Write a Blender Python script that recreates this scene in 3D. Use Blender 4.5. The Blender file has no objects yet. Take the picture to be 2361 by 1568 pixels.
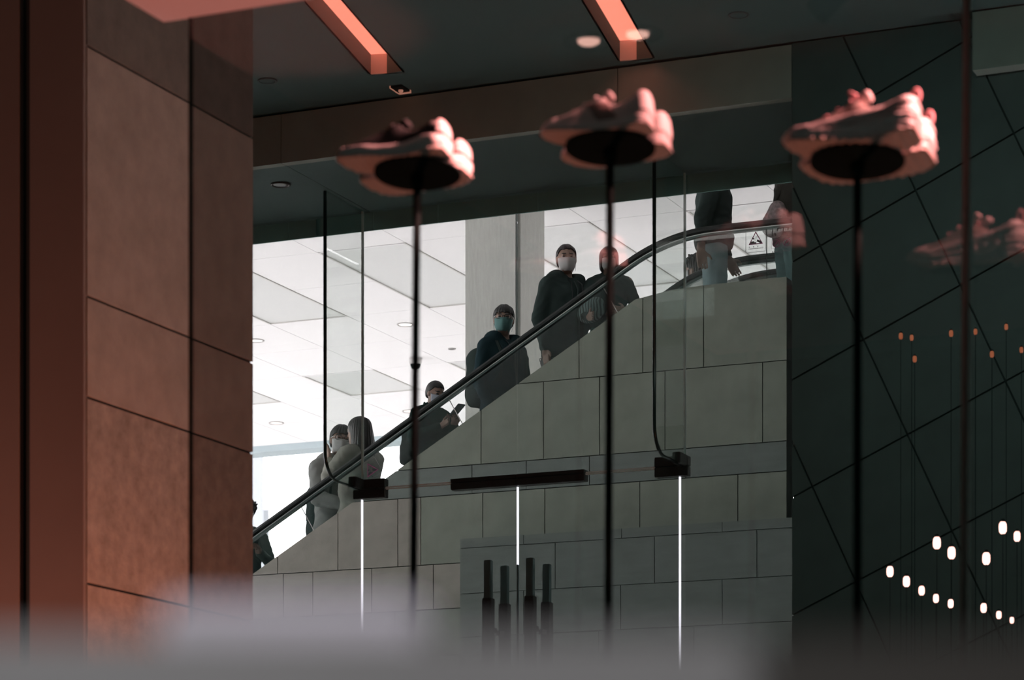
import bpy, bmesh, math, random
import numpy as np
from mathutils import Vector, Matrix

random.seed(7)
SC = bpy.context.scene
COL = SC.collection

# ------------------------------------------------------------------ camera
FPX, CX, HY = 6320.0, 1180.5, 2182.0        # focal length in px, principal x, horizon row (2361x1568 frame)
YAW = math.radians(23.44)
EYE = 1.5                                    # eye height above the street floor
cam = bpy.data.cameras.new('camera')
cam_ob = bpy.data.objects.new('camera', cam)
COL.objects.link(cam_ob)
cam.sensor_width = 36.0
cam.lens = FPX / 2361.0 * 36.0
cam.shift_y = (HY - 784.0) / 2361.0
cam.clip_start, cam.clip_end = 0.05, 600
cam_ob.location = (0, 0, EYE)
cam_ob.rotation_euler = (math.pi / 2, 0, YAW)
cam.dof.use_dof = True
cam.dof.focus_distance = 21.3
cam.dof.aperture_fstop = 4.6
SC.camera = cam_ob

# ------------------------------------------------------------------ world, exposure
SKY = 10.5
world = bpy.data.worlds.new('overcast_sky')
SC.world = world
world.use_nodes = True
bg = world.node_tree.nodes['Background']
bg.inputs['Color'].default_value = (1.0, 0.955, 0.972, 1)
bg.inputs['Strength'].default_value = SKY
SC.view_settings.view_transform = 'Standard'
SC.view_settings.look = 'None'
SC.view_settings.exposure = 0.0
SC.view_settings.gamma = 1.0
SC.view_settings.use_curve_mapping = False
SC.cycles.max_bounces = 9
SC.cycles.use_adaptive_sampling = True
SC.cycles.adaptive_threshold = 0.04
SC.cycles.transparent_max_bounces = 24
SC.cycles.diffuse_bounces = 4
SC.cycles.sample_clamp_indirect = 6.0
SC.cycles.use_denoising = True

def area_light(name, loc, target, size, power, color, size_y=None, spread=180):
    l = bpy.data.lights.new(name, 'AREA')
    l.energy = power; l.color = color; l.size = size
    if size_y: l.shape = 'RECTANGLE'; l.size_y = size_y
    l.spread = math.radians(spread)
    o = bpy.data.objects.new(name, l); COL.objects.link(o)
    o.location = loc
    o.rotation_euler = (Vector(target) - Vector(loc)).to_track_quat('-Z', 'Y').to_euler()
    return o

def spot_light(name, loc, target, power, color, angle=60, radius=0.03, blend=0.5):
    l = bpy.data.lights.new(name, 'SPOT')
    l.energy = power; l.color = color; l.spot_size = math.radians(angle); l.spot_blend = blend
    l.shadow_soft_size = radius
    o = bpy.data.objects.new(name, l); COL.objects.link(o)
    o.location = loc
    o.rotation_euler = (Vector(target) - Vector(loc)).to_track_quat('-Z', 'Y').to_euler()
    return o

# unseen fills added to light the ledge, lift the blacks and brighten the stone
area_light('ledge_fill', (-0.9, -1.6, 4.2), (-0.25, 0.6, 1.4), 0.8, 12.5, (1.0, 0.96, 0.97), 0.8, 70)
area_light('dark_tone_fill', (-1.0, -4.2, 0.7), (-1.0, -4.2, 6), 7.0, 50, (0.85, 1.0, 0.96), 4.0)
area_light('stone_wall_fill', (-8.6, 15.75, 7.9), (-8.4, 19.3, 3.6), 5.0, 25, (0.98, 1.0, 0.95), 0.25)
# unseen cool fill added before the tiled wall to lighten its darks
area_light('tile_wall_fill', (-3.45, 11.3, 6.30), (-3.6, 14.1, 3.6), 2.0, 13, (0.78, 1.0, 0.93), 0.3, 120)
# shop display lamps
PINK = (1.0, 0.36, 0.33)
ORANGE = (1.0, 0.34, 0.22)

# ------------------------------------------------------------------ measuring helpers
def ray(x):
    s = (x - CX) / FPX
    return (-math.sin(YAW) + s * math.cos(YAW), math.cos(YAW) + s * math.sin(YAW))
def P(x, y, Y):
    """world point on the plane Y=const for a measured image point"""
    d = ray(x); t = Y / d[1]
    return Vector((d[0] * t, Y, EYE + (HY - y) * t / FPX))
def PX(x, y, X):
    """same on a plane X=const"""
    d = ray(x); t = X / d[0]
    return Vector((X, d[1] * t, EYE + (HY - y) * t / FPX))
def PZ(x, y, Z):
    d = ray(x); t = (Z - EYE) * FPX / (HY - y)
    return Vector((d[0] * t, d[1] * t, Z))

# ------------------------------------------------------------------ materials
MATS = {}
def mat(name, color, rough=0.6, metal=0.0, vary=0.0, scale=8.0, bump=0.0, emit=None, estr=0.0, spec=0.5,
        color2=None, stretch=None, sheen=0.0):
    if name in MATS: return MATS[name]
    m = bpy.data.materials.new(name); m.use_nodes = True
    nt = m.node_tree; b = nt.nodes['Principled BSDF']
    c = tuple(color) + (1,)
    b.inputs['Base Color'].default_value = c
    b.inputs['Roughness'].default_value = rough
    b.inputs['Metallic'].default_value = metal
    b.inputs['Specular IOR Level'].default_value = spec
    if sheen: b.inputs['Sheen Weight'].default_value = sheen
    if vary > 0 or color2 or bump > 0:
        tc = nt.nodes.new('ShaderNodeTexCoord')
        src = tc.outputs['Object']
        if stretch:
            mp = nt.nodes.new('ShaderNodeMapping'); mp.inputs['Scale'].default_value = stretch
            nt.links.new(src, mp.inputs['Vector']); src = mp.outputs['Vector']
        n = nt.nodes.new('ShaderNodeTexNoise'); n.inputs['Scale'].default_value = scale
        n.inputs['Detail'].default_value = 6; n.inputs['Roughness'].default_value = 0.62
        nt.links.new(src, n.inputs['Vector'])
        if vary > 0 or color2:
            r = nt.nodes.new('ShaderNodeValToRGB')
            lo = tuple(max(0, v * (1 - vary)) for v in color); hi = tuple(min(1, v * (1 + vary)) for v in (color2 or color))
            r.color_ramp.elements[0].color = lo + (1,); r.color_ramp.elements[0].position = 0.3
            r.color_ramp.elements[1].color = hi + (1,); r.color_ramp.elements[1].position = 0.7
            nt.links.new(n.outputs['Fac'], r.inputs['Fac'])
            nt.links.new(r.outputs['Color'], b.inputs['Base Color'])
        if bump > 0:
            bp = nt.nodes.new('ShaderNodeBump'); bp.inputs['Strength'].default_value = bump
            bp.inputs['Distance'].default_value = 0.01
            n2 = nt.nodes.new('ShaderNodeTexNoise'); n2.inputs['Scale'].default_value = scale * 6; n2.inputs['Detail'].default_value = 4
            nt.links.new(src, n2.inputs['Vector'])
            nt.links.new(n2.outputs['Fac'], bp.inputs['Height']); nt.links.new(bp.outputs['Normal'], b.inputs['Normal'])
    if emit:
        b.inputs['Emission Color'].default_value = tuple(emit) + (1,)
        b.inputs['Emission Strength'].default_value = estr
    MATS[name] = m
    return m

def glass_mat(name, tint, refl=0.06, rough=0.0, veil=None, veil_amt=0.0):
    """flat pane: transmits straight through with a tint and mirrors by angle, on its front faces only"""
    if name in MATS: return MATS[name]
    m = bpy.data.materials.new(name); m.use_nodes = True
    nt = m.node_tree; nt.nodes.clear()
    out = nt.nodes.new('ShaderNodeOutputMaterial')
    tr = nt.nodes.new('ShaderNodeBsdfTransparent'); tr.inputs['Color'].default_value = tuple(tint) + (1,)
    tr0 = nt.nodes.new('ShaderNodeBsdfTransparent')
    gl = nt.nodes.new('ShaderNodeBsdfGlossy'); gl.inputs['Roughness'].default_value = rough
    gl.inputs['Color'].default_value = (1, 1, 1, 1)
    lw = nt.nodes.new('ShaderNodeLayerWeight'); lw.inputs['Blend'].default_value = 0.5
    pw = nt.nodes.new('ShaderNodeMath'); pw.operation = 'POWER'; pw.inputs[1].default_value = 5.0
    nt.links.new(lw.outputs['Facing'], pw.inputs[0])
    mr = nt.nodes.new('ShaderNodeMapRange'); mr.inputs['To Min'].default_value = refl; mr.inputs['To Max'].default_value = 1.0
    nt.links.new(pw.outputs[0], mr.inputs['Value'])
    mx = nt.nodes.new('ShaderNodeMixShader')
    nt.links.new(mr.outputs['Result'], mx.inputs['Fac'])
    body = tr
    if veil:
        df = nt.nodes.new('ShaderNodeBsdfDiffuse'); df.inputs['Color'].default_value = tuple(veil) + (1,)
        mv = nt.nodes.new('ShaderNodeMixShader'); mv.inputs['Fac'].default_value = veil_amt
        nt.links.new(tr.outputs[0], mv.inputs[1]); nt.links.new(df.outputs[0], mv.inputs[2]); body = mv
    nt.links.new(body.outputs[0], mx.inputs[1]); nt.links.new(gl.outputs[0], mx.inputs[2])
    geo = nt.nodes.new('ShaderNodeNewGeometry')
    mb = nt.nodes.new('ShaderNodeMixShader')
    nt.links.new(geo.outputs['Backfacing'], mb.inputs['Fac'])
    nt.links.new(mx.outputs[0], mb.inputs[1]); nt.links.new(tr0.outputs[0], mb.inputs[2])
    nt.links.new(mb.outputs[0], out.inputs['Surface'])
    MATS[name] = m
    return m

M_STONE = mat('grey_green_limestone', (0.255, 0.285, 0.240), 0.8, vary=0.16, scale=5, bump=0.12)
M_STONE2 = mat('grey_limestone_warm', (0.33, 0.315, 0.28), 0.8, vary=0.16, scale=7, bump=0.12)
M_STONE3 = mat('blue_grey_limestone', (0.19, 0.222, 0.208), 0.78, vary=0.14, scale=4, bump=0.08, stretch=(1, 1, 5))
M_JOINT = mat('dark_joint', (0.03, 0.035, 0.033), 0.9)
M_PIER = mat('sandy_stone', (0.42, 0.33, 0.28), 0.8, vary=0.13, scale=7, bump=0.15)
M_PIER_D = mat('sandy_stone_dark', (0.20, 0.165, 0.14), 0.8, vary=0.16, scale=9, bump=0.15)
M_PIER_M = mat('sandy_stone_mottled', (0.38, 0.30, 0.255), 0.85, vary=0.24, scale=15, bump=0.3)
M_PLASTER = mat('brown_plaster', (0.26, 0.20, 0.18), 0.9, vary=0.05, scale=2)
M_BLACK = mat('black_void', (0.012, 0.016, 0.015), 0.9)
M_SOFFIT = mat('soffit_paint', (0.078, 0.135, 0.125), 0.75, vary=0.05, scale=1.5)
M_HEADER = mat('header_stone', (0.33, 0.38, 0.33), 0.75, vary=0.08, scale=6)
M_BEAM = mat('beam_panel', (0.22, 0.42, 0.385), 0.7, vary=0.08, scale=3)
M_TILE = mat('charcoal_tile', (0.075, 0.115, 0.105), 0.55, vary=0.15, scale=5)
M_WHITE = mat('white_ceiling_panel', (0.86, 0.845, 0.855), 0.8, vary=0.01, scale=2)
M_CJOINT = mat('ceiling_joint', (0.42, 0.40, 0.40), 0.9)
M_LIGHTBOX = mat('frosted_ceiling_panel', (0.70, 0.705, 0.70), 0.3, vary=0.03, scale=3, stretch=(1, 6, 1), bump=0.06)
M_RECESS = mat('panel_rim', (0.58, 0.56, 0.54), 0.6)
M_COL = mat('fair_faced_concrete', (0.60, 0.60, 0.565), 0.85, vary=0.10, scale=9, stretch=(6, 6, 0.6), bump=0.1)
M_COLJ = mat('column_groove', (0.17, 0.20, 0.185), 0.85)
M_WALLW = mat('hall_wall_paint', (0.6, 0.6, 0.58), 0.85, vary=0.03)
M_FLOOR = mat('hall_floor_stone', (0.68, 0.67, 0.66), 0.5, vary=0.06, scale=3)
M_ARCADE = mat('arcade_paint', (0.14, 0.24, 0.22), 0.9, vary=0.05, scale=1)
M_PAVE = mat('pale_paving', (0.14, 0.138, 0.136), 0.8, vary=0.05, scale=1)
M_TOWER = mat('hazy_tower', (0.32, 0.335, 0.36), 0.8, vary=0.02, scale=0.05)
M_FASCIA = mat('pale_blue_fascia', (0.40, 0.47, 0.50), 0.5, vary=0.03)
M_RUBBER = mat('black_rubber', (0.010, 0.013, 0.013), 0.35, vary=0.1, scale=20)
M_RAILMET = mat('dark_rail_metal', (0.07, 0.10, 0.095), 0.35, metal=0.6)
M_STEEL = mat('brushed_steel', (0.45, 0.46, 0.46), 0.35, metal=1.0, vary=0.05, scale=30)
M_STEP = mat('step_aluminium', (0.25, 0.26, 0.26), 0.5, metal=0.7, vary=0.1, scale=20)
M_BLKMET = mat('black_metal', (0.016, 0.022, 0.021), 0.8, vary=0.1, scale=20, spec=0.1)
M_POLE = mat('matt_black_pole', (0.011, 0.018, 0.017), 0.95, vary=0.1, scale=20, spec=0.02)
M_PATCH = mat('bronze_patch_metal', (0.035, 0.034, 0.032), 0.45, metal=0.4, vary=0.1, scale=15)
M_HANDLE = mat('teal_steel_handle', (0.14, 0.21, 0.21), 0.35, metal=0.6, vary=0.08, scale=12)
M_EDGE = mat('polished_glass_edge', (0.72, 0.85, 0.82), 0.25, vary=0.03, scale=5)
M_EDGED = mat('dark_glass_edge', (0.012, 0.03, 0.026), 0.2)
M_EDGEGLOW = mat('glass_edge_glow', (0.8, 0.8, 0.85), 0.4, emit=(0.93, 0.9, 1.0), estr=2.4)  # emission stands in for light piped through the polished glass edges
M_BRASSROD = mat('bronze_rod', (0.26, 0.22, 0.19), 0.5, metal=0.1, vary=0.05, scale=10)
M_SLAB = mat('display_ceiling_paint', (0.34, 0.28, 0.265), 0.85, vary=0.03, scale=2)
M_LEDGE = mat('grey_metal_ledge', (0.34, 0.33, 0.335), 0.6, vary=0.08, scale=10)
M_LEDGED = mat('ledge_shade_platform_brown', (0.055, 0.049, 0.044), 0.7, vary=0.08, scale=10)  # ledge end coloured as if in shade; also the platform's brown
M_BLOCK = mat('pale_lilac_block', (0.84, 0.80, 0.90), 0.7, vary=0.03, scale=10)
G_SHOP = glass_mat('tinted_shop_glass', (0.50, 0.505, 0.505), 0.075)
G_DOOR = glass_mat('door_glass', (0.90, 0.925, 0.915), 0.04)
G_FIN = glass_mat('green_fin_glass', (0.87, 0.905, 0.885), 0.035, veil=(0.10, 0.30, 0.25), veil_amt=0.06)
G_BAL = glass_mat('balustrade_glass', (0.90, 0.935, 0.925), 0.035, veil=(0.10, 0.28, 0.26), veil_amt=0.03)

# ------------------------------------------------------------------ object helpers
def tag(o, label=None, cat=None, group=None, kind=None):
    if label: o['label'] = label
    if cat: o['category'] = cat
    if group: o['group'] = group
    if kind: o['kind'] = kind
    return o
def empty(name, loc=(0, 0, 0), label=None, cat=None, group=None, kind=None, parent=None):
    o = bpy.data.objects.new(name, None); COL.objects.link(o)
    o.location = loc; o.empty_display_size = 0.1
    if parent: put(o, parent)
    return tag(o, label, cat, group, kind)
WLOC = {}
def wl(o):
    v = Vector(o.location)
    p = o.parent
    while p: v = v + Vector(p.location); p = p.parent
    return v
def put(o, parent):
    if parent is None: return
    base = wl(parent)
    o.parent = parent
    o.location = Vector(o.location) - base
def link(name, me, material, parent=None, loc=(0, 0, 0), smooth=False):
    o = bpy.data.objects.new(name, me); COL.objects.link(o)
    if material is not None:
        for mm in (material if isinstance(material, (list, tuple)) else [material]): me.materials.append(mm)
    o.location = loc
    if smooth:
        me.polygons.foreach_set('use_smooth', [True] * len(me.polygons))
    put(o, parent)
    return o
def pyobj(name, verts, faces, material, parent=None, smooth=False, recalc=False):
    """verts in world space; the object's origin goes to the middle of its base"""
    v = np.array([tuple(q) for q in verts], float)
    c = Vector(((v[:, 0].min() + v[:, 0].max()) / 2, (v[:, 1].min() + v[:, 1].max()) / 2, v[:, 2].min()))
    me = bpy.data.meshes.new(name)
    me.from_pydata([tuple(q) for q in (v - np.array(c))], [], faces); me.update()
    if recalc:
        bm = bmesh.new(); bm.from_mesh(me); bmesh.ops.recalc_face_normals(bm, faces=bm.faces); bm.to_mesh(me); bm.free()
    return link(name, me, material, parent, c, smooth)
BOXF = [(0, 3, 2, 1), (4, 5, 6, 7), (0, 1, 5, 4), (1, 2, 6, 5), (2, 3, 7, 6), (3, 0, 4, 7)]
def box(name, x0, x1, y0, y1, z0, z1, material, parent=None, bevel=0.0, seg=2):
    v = [(x0, y0, z0), (x1, y0, z0), (x1, y1, z0), (x0, y1, z0), (x0, y0, z1), (x1, y0, z1), (x1, y1, z1), (x0, y1, z1)]
    o = pyobj(name, v, BOXF, material, parent)
    if bevel:
        bm = bmesh.new(); bm.from_mesh(o.data)
        bmesh.ops.bevel(bm, geom=bm.edges[:], offset=bevel, segments=seg, affect='EDGES', clamp_overlap=True)
        bm.to_mesh(o.data); bm.free()
    return o
def obox(name, c, ax, ay, az, hx, hy, hz, material, parent=None, bevel=0.0):
    """box with its own axes"""
    ax, ay, az = Vector(ax).normalized(), Vector(ay).normalized(), Vector(az).normalized()
    v = []
    for sz in (-1, 1):
        for sx, sy in ((-1, -1), (1, -1), (1, 1), (-1, 1)):
            v.append(Vector(c) + ax * hx * sx + ay * hy * sy + az * hz * sz)
    o = pyobj(name, v, BOXF, material, parent, recalc=True)
    if bevel:
        bm = bmesh.new(); bm.from_mesh(o.data)
        bmesh.ops.bevel(bm, geom=bm.edges[:], offset=bevel, segments=2, affect='EDGES', clamp_overlap=True)
        bm.to_mesh(o.data); bm.free()
    return o
def prism_xz(name, poly, y0, y1, material, parent=None):
    """polygon in X,Z extruded from y0 (towards the street) to y1"""
    n = len(poly)
    v = [(p[0], y0, p[1]) for p in poly] + [(p[0], y1, p[1]) for p in poly]
    f = [tuple(range(n)), tuple(range(2 * n - 1, n - 1, -1))] + [(i, i + n, (i + 1) % n + n, (i + 1) % n) for i in range(n)]
    return pyobj(name, v, f, material, parent, recalc=True)
def prism_yz(name, poly, x0, x1, material, parent=None):
    n = len(poly)
    v = [(x0, p[0], p[1]) for p in poly] + [(x1, p[0], p[1]) for p in poly]
    f = [tuple(range(n)), tuple(range(2 * n - 1, n - 1, -1))] + [(i, i + n, (i + 1) % n + n, (i + 1) % n) for i in range(n)]
    return pyobj(name, v, f, material, parent, recalc=True)
def prism_xy(name, poly, z0, z1, material, parent=None):
    n = len(poly)
    v = [(p[0], p[1], z0) for p in poly] + [(p[0], p[1], z1) for p in poly]
    f = [tuple(range(n)), tuple(range(2 * n - 1, n - 1, -1))] + [(i, i + n, (i + 1) % n + n, (i + 1) % n) for i in range(n)]
    return pyobj(name, v, f, material, parent, recalc=True)
def clip(poly, hp):
    """Sutherland-Hodgman; hp = (a,b,c) keeps a*x+b*z<=c"""
    a, b, c = hp; out = []
    for i in range(len(poly)):
        p, q = poly[i], poly[(i + 1) % len(poly)]
        dp, dq = a * p[0] + b * p[1] - c, a * q[0] + b * q[1] - c
        if dp <= 0: out.append(p)
        if (dp < 0 < dq) or (dq < 0 < dp):
            t = dp / (dp - dq); out.append((p[0] + t * (q[0] - p[0]), p[1] + t * (q[1] - p[1])))
    return out
def revolve(name, prof, c, material, parent=None, n=32, axis='Z', smooth=True, ex=1.0, ey=1.0):
    """profile [(r,z)] turned about a vertical axis at c"""
    v, f = [], []
    for r, z in prof:
        for k in range(n):
            a = 2 * math.pi * k / n
            v.append((c[0] + r * ex * math.cos(a), c[1] + r * ey * math.sin(a), c[2] + z))
    m = len(prof)
    for i in range(m - 1):
        for k in range(n):
            k2 = (k + 1) % n
            f.append((i * n + k, i * n + k2, (i + 1) * n + k2, (i + 1) * n + k))
    f.append(tuple(range(n - 1, -1, -1))); f.append(tuple((m - 1) * n + k for k in range(n)))
    o = pyobj(name, v, f, material, parent, recalc=True)
    if smooth:
        for p in o.data.polygons: p.use_smooth = len(p.vertices) == 4
    return o
def tube(name, pts, r, material, parent=None, n=8, closed=False, smooth=True, radii=None, flat=None):
    pts = [Vector(p) for p in pts]; m = len(pts)
    v, f = [], []
    ref = Vector((0, 0, 1))
    t0 = (pts[1] - pts[0]).normalized()
    if abs(t0.dot(ref)) > 0.9: ref = Vector((0, 1, 0))
    u = (ref - t0 * ref.dot(t0)).normalized()
    for i in range(m):
        if closed: t = (pts[(i + 1) % m] - pts[i - 1]).normalized()
        else: t = (pts[min(i + 1, m - 1)] - pts[max(i - 1, 0)]).normalized()
        u = (u - t * u.dot(t)).normalized(); w = t.cross(u)
        rr = radii[i] if radii else r
        for k in range(n):
            a = 2 * math.pi * k / n
            v.append(pts[i] + u * (rr * math.cos(a) * (flat or 1)) + w * (rr * math.sin(a)))
    for i in range(m if closed else m - 1):
        j = (i + 1) % m
        for k in range(n):
            k2 = (k + 1) % n
            f.append((i * n + k, i * n + k2, j * n + k2, j * n + k))
    if not closed:
        f.append(tuple(range(n - 1, -1, -1))); f.append(tuple((m - 1) * n + k for k in range(n)))
    o = pyobj(name, v, f, material, parent, recalc=True)
    if smooth:
        for p in o.data.polygons: p.use_smooth = True
    return o

# ================================================================== LARGE STRUCTURE
Y_GL, Y_HEAD, Y_DARK = 15.23, 14.11, 14.11
Y_ST, Y_PL = 19.30, 18.85
Z_SOF = EYE + 4.56; Z_POR = EYE + 4.86; Z_HALL = EYE + 6.75
Z_VEST = EYE + 0.45

# floors ------------------------------------------------------------
fl = empty('floor', (0, 4, 0), 'dark street-level arcade floor in front of the display', kind='structure')
box('street_floor', -14, 9, -8, 13.4, -0.2, 0.0, M_ARCADE, fl)
for i in range(6):
    box('step', -12, -3.2, 10.9 + 0.3 * i if i else 10.9, 13.4 + 0.01, Z_VEST * i / 6, Z_VEST * (i + 1) / 6, M_FLOOR, fl)
fl2 = tag(box('floor', -26, -3.0, 13.41, 34, Z_VEST - 0.3, Z_VEST, M_FLOOR), 'pale stone hall floor behind the glass doors', kind='structure')
gp = tag(box('ground', -160, 160, 34.01, 320, -0.3, 0.0, M_PAVE), 'pale open plaza outside beyond the hall', kind='structure')

# arcade shell around the camera --------------------------------------
tag(box('wall_back', -14, 9, -8.3, -8.0, 0, 6.5, M_ARCADE), 'plain teal-grey arcade wall behind the viewer', kind='structure')
tag(box('wall_right', 8.7, 9.0, -8, 34, 0, 8.6, M_ARCADE), 'plain teal-grey side wall of the arcade', kind='structure')
tag(box('wall_left', -14.3, -14.0, -8, 15.2, 0, 8.6, M_ARCADE), 'plain teal-grey wall left of the arcade', kind='structure')
tag(box('ceiling', -14, 9, -8.3, 6.4, 6.2, 6.5, M_ARCADE), 'plain dark ceiling of the arcade over the viewer', kind='structure')

# porch ceiling with the two lit slots ---------------------------------
pc = empty('ceiling', (-6, 10, Z_POR), 'dark brown porch ceiling with two glowing light slots', kind='structure')
def slot_quad(fl, fr, length, sdir):
    n = Vector((sdir[0], sdir[1], 0)).normalized()
    a, b = Vector(fl), Vector(fr)
    return [a, b, b - n * length, a - n * length]
SDIR = (-0.183, 1.0106)
s1 = slot_quad(PZ(855, 171, Z_POR), PZ(929, 167, Z_POR), 3.6, SDIR)
s2 = slot_quad(PZ(1429, 140, Z_POR), PZ(1506, 135, Z_POR), 3.6, SDIR)
# split the slab into convex strips around the slots along the slot direction
def strip(name, xa0, xa1, y0, y1, kind=None):
    k = SDIR[0] / SDIR[1]
    poly = [(xa0 + k * y0, y0), (xa1 + k * y0, y0), (xa1 + k * y1, y1), (xa0 + k * y1, y1)]
    return prism_xy(name, poly, Z_POR, Z_POR + 0.25, M_SOFFIT, pc)
def base_x(p): return p[0] - SDIR[0] / SDIR[1] * p[1]
b1l, b1r, b2l, b2r = base_x(s1[0]), base_x(s1[1]), base_x(s2[0]), base_x(s2[1])
Y0P, Y1P = 6.3, 14.6
strip('ceiling_panel', -14.0, b1l, Y0P, Y1P); strip('ceiling_panel', b1r, b2l, Y0P, Y1P); strip('ceiling_panel', b2r, 12.0, Y0P, Y1P)
for (bl, br, s) in ((b1l, b1r, s1), (b2l, b2r, s2)):
    yf = (s[0][1] + s[1][1]) / 2; yn = yf - 3.6
    strip('ceiling_panel', bl, br, Y0P, yn); strip('ceiling_panel', bl, br, yf, Y1P)
for nm, s, lab in (('light_slot', s1, 'long glowing orange light slot in the porch ceiling, left one'), ('light_slot', s2, 'long glowing orange light slot in the porch ceiling, right one')):
    d = 0.11
    M_SLOTW = mat('slot_lining', (0.75, 0.62, 0.56), 0.7, vary=0.02)
    M_SLOTL = mat('slot_diffuser', (0.8, 0.6, 0.5), 0.7, emit=(1.0, 0.24, 0.16), estr=2.3)
    root = empty('light_slot', (s[0] + s[2]) / 2 + Vector((0, 0, 0)), lab, 'ceiling light', 'warm light slots in the porch ceiling')
    up = Vector((0, 0, d))
    # side and end linings, and the glowing top
    n = len(s); t = 0.012
    cen = sum(s, Vector()) / 4
    for i in range(4):
        a, b = s[i], s[(i + 1) % 4]
        nrm = Vector((b - a).cross(Vector((0, 0, 1)))).normalized()
        if nrm.dot(cen - a) > 0: nrm = -nrm
        v = [a, b, b + nrm * t, a + nrm * t]
        v = [q.copy() for q in v] + [q + up for q in v]
        pyobj('slot_side', v, BOXF, M_SLOTW, root, recalc=True)
    v = [q + up for q in s] + [q + up + Vector((0, 0, 0.02)) for q in s]
    pyobj('diffuser', v, BOXF, M_SLOTL, root, recalc=True)
# roof over the porch so no sky leaks in
tag(box('ceiling', -14.3, 9, 6.3, 15.3, Z_POR + 0.6, Z_POR + 0.8, M_BLACK), 'closed roof void above the porch ceiling', kind='structure')
tag(box('trim_1', -14.3, 9, 6.2, 6.4, 5.9, Z_POR + 0.8, M_ARCADE), 'drop wall between arcade and porch ceilings', kind='structure')

# header fascia over the entrance, soffit and beam behind ---------------
XD = P(1826, 600, Y_DARK)[0]
hd = empty('trim_2', (-8, Y_HEAD, Z_SOF), 'brown stone header fascia above the entrance recess', kind='structure')
xs = [-14.0, P(648, 300, Y_HEAD)[0], P(1424, 200, Y_HEAD)[0], XD]
for a, b in zip(xs, xs[1:]):
    box('fascia_panel', a + 0.003, b - 0.003, Y_HEAD, Y_HEAD + 0.06, Z_SOF, Z_POR - 0.015, M_HEADER, hd)
box('fascia_backing', -14, XD, Y_HEAD + 0.05, Y_HEAD + 0.2, Z_SOF + 0.01, Z_POR + 0.2, M_JOINT, hd)
sf = empty('ceiling', (-8, 14.7, Z_SOF), 'lower grey-green soffit just before the glass doors', kind='structure')
xj = P(650, 382, Y_HEAD)[0]
box('soffit_panel', -14, xj - 0.003, Y_HEAD + 0.06, 15.3, Z_SOF, Z_SOF + 0.1, M_SOFFIT, sf)
box('soffit_panel', xj + 0.003, XD + 2, Y_HEAD + 0.06, 15.3, Z_SOF, Z_SOF + 0.1, M_SOFFIT, sf)
bmw = empty('wall_front', (-8, 15.3, Z_SOF), 'dark panelled beam above the glass entrance', kind='structure')
zb = P(583, 563, 15.28)[2]
xb = [-14.0] + [P(x, 540, 15.28)[0] for x in (665, 729, 861, 1010, 1240, 1500)] + [XD + 2]
for a, b in zip(xb, xb[1:]):
    box('beam_panel', a + 0.002, b - 0.002, 15.28, 15.292, zb, Z_SOF + 0.12, M_BEAM, bmw)
box('beam_core', -26, 9, 15.292, 15.6, zb + 0.13, Z_HALL + 0.3, M_WALLW, bmw)

# right: charcoal wall of tilted square tiles ----------------------------
wr = empty('wall_right', (XD + 1, Y_DARK, 0), 'charcoal wall of square tiles laid on a slant', kind='structure')
XDR = 3.0
box('tile_backing', XD, 8.7, Y_DARK + 0.03, Y_DARK + 0.4, 0, Z_POR, mat('dark_tile_grout', (0.05, 0.078, 0.071), 0.9), wr)
box('wall_return', XD, XD + 0.4, Y_DARK + 0.4, 15.3, 0, Z_POR, M_TILE, wr)
ang = math.radians(24.6); ux, uz = math.cos(ang), math.sin(ang)
o0 = P(1991, 783, Y_DARK)
side = 0.575
xr_end = P(2253, 300, Y_DARK)[0]
for i in range(-8, 9):
    for j in range(-8, 9):
        g = 0.005
        c = [(i * side + g, j * side + g), ((i + 1) * side - g, j * side + g), ((i + 1) * side - g, (j + 1) * side - g), (i * side + g, (j + 1) * side - g)]
        poly = [(o0[0] + ux * u - uz * w, o0[2] + uz * u + ux * w) for u, w in c]
        for hp in ((-1, 0, -XD), (1, 0, XD + 2.6), (0, -1, -0.9), (0, 1, Z_POR - 0.01)):
            if len(poly) >= 3: poly = clip(poly, hp)
        if len(poly) < 3: continue
        if max(p[0] for p in poly) - min(p[0] for p in poly) < 0.02: continue
        prism_xz('tile', poly, Y_DARK + random.uniform(0, 0.002), Y_DARK + 0.03, M_TILE, wr)
# brown fascia piece of the next bay, top right
zf = P(2300, 158, Y_DARK - 0.08)[2]
t3 = tag(box('trim_3', xr_end, 8.6, Y_DARK - 0.1, Y_DARK - 0.004, zf, Z_POR - 0.01, M_HEADER), 'brown fascia block at the top right', kind='structure')

# left: stone pier -------------------------------------------------------
XP = -6.0
yA, yB = PX(200, 700, XP)[1], PX(583, 700, XP)[1]
pr = empty('wall_left', (XP - 0.5, yA + 0.5, 0), 'orange-lit stone pier left of the entrance', kind='structure')
def zpier(x, y): return PX(x, y, XP)[2]
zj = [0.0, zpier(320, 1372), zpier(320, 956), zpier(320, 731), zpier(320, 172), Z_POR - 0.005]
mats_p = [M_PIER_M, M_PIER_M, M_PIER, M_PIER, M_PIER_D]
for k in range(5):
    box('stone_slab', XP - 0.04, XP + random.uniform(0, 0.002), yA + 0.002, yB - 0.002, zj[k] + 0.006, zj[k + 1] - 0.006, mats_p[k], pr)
box('pier_core', XP - 1.2, XP - 0.012, yA + 0.012, yB - 0.004, 0, Z_POR, M_JOINT, pr)
xa, xbk = P(75, 700, yA)[0], P(50, 700, yA)[0]
box('plaster_face', xa, XP - 0.004, yA - 0.02, yA + 0.012, 0, Z_POR - 0.005, M_PLASTER, pr)
box('recess', xbk, xa, yA + 0.10, yA + 0.3, 0, Z_POR - 0.005, M_BLACK, pr)
box('plaster_face', -14.0, xbk, yA - 0.02, yA + 0.3, 0, Z_POR - 0.005, M_PLASTER, pr)
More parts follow.
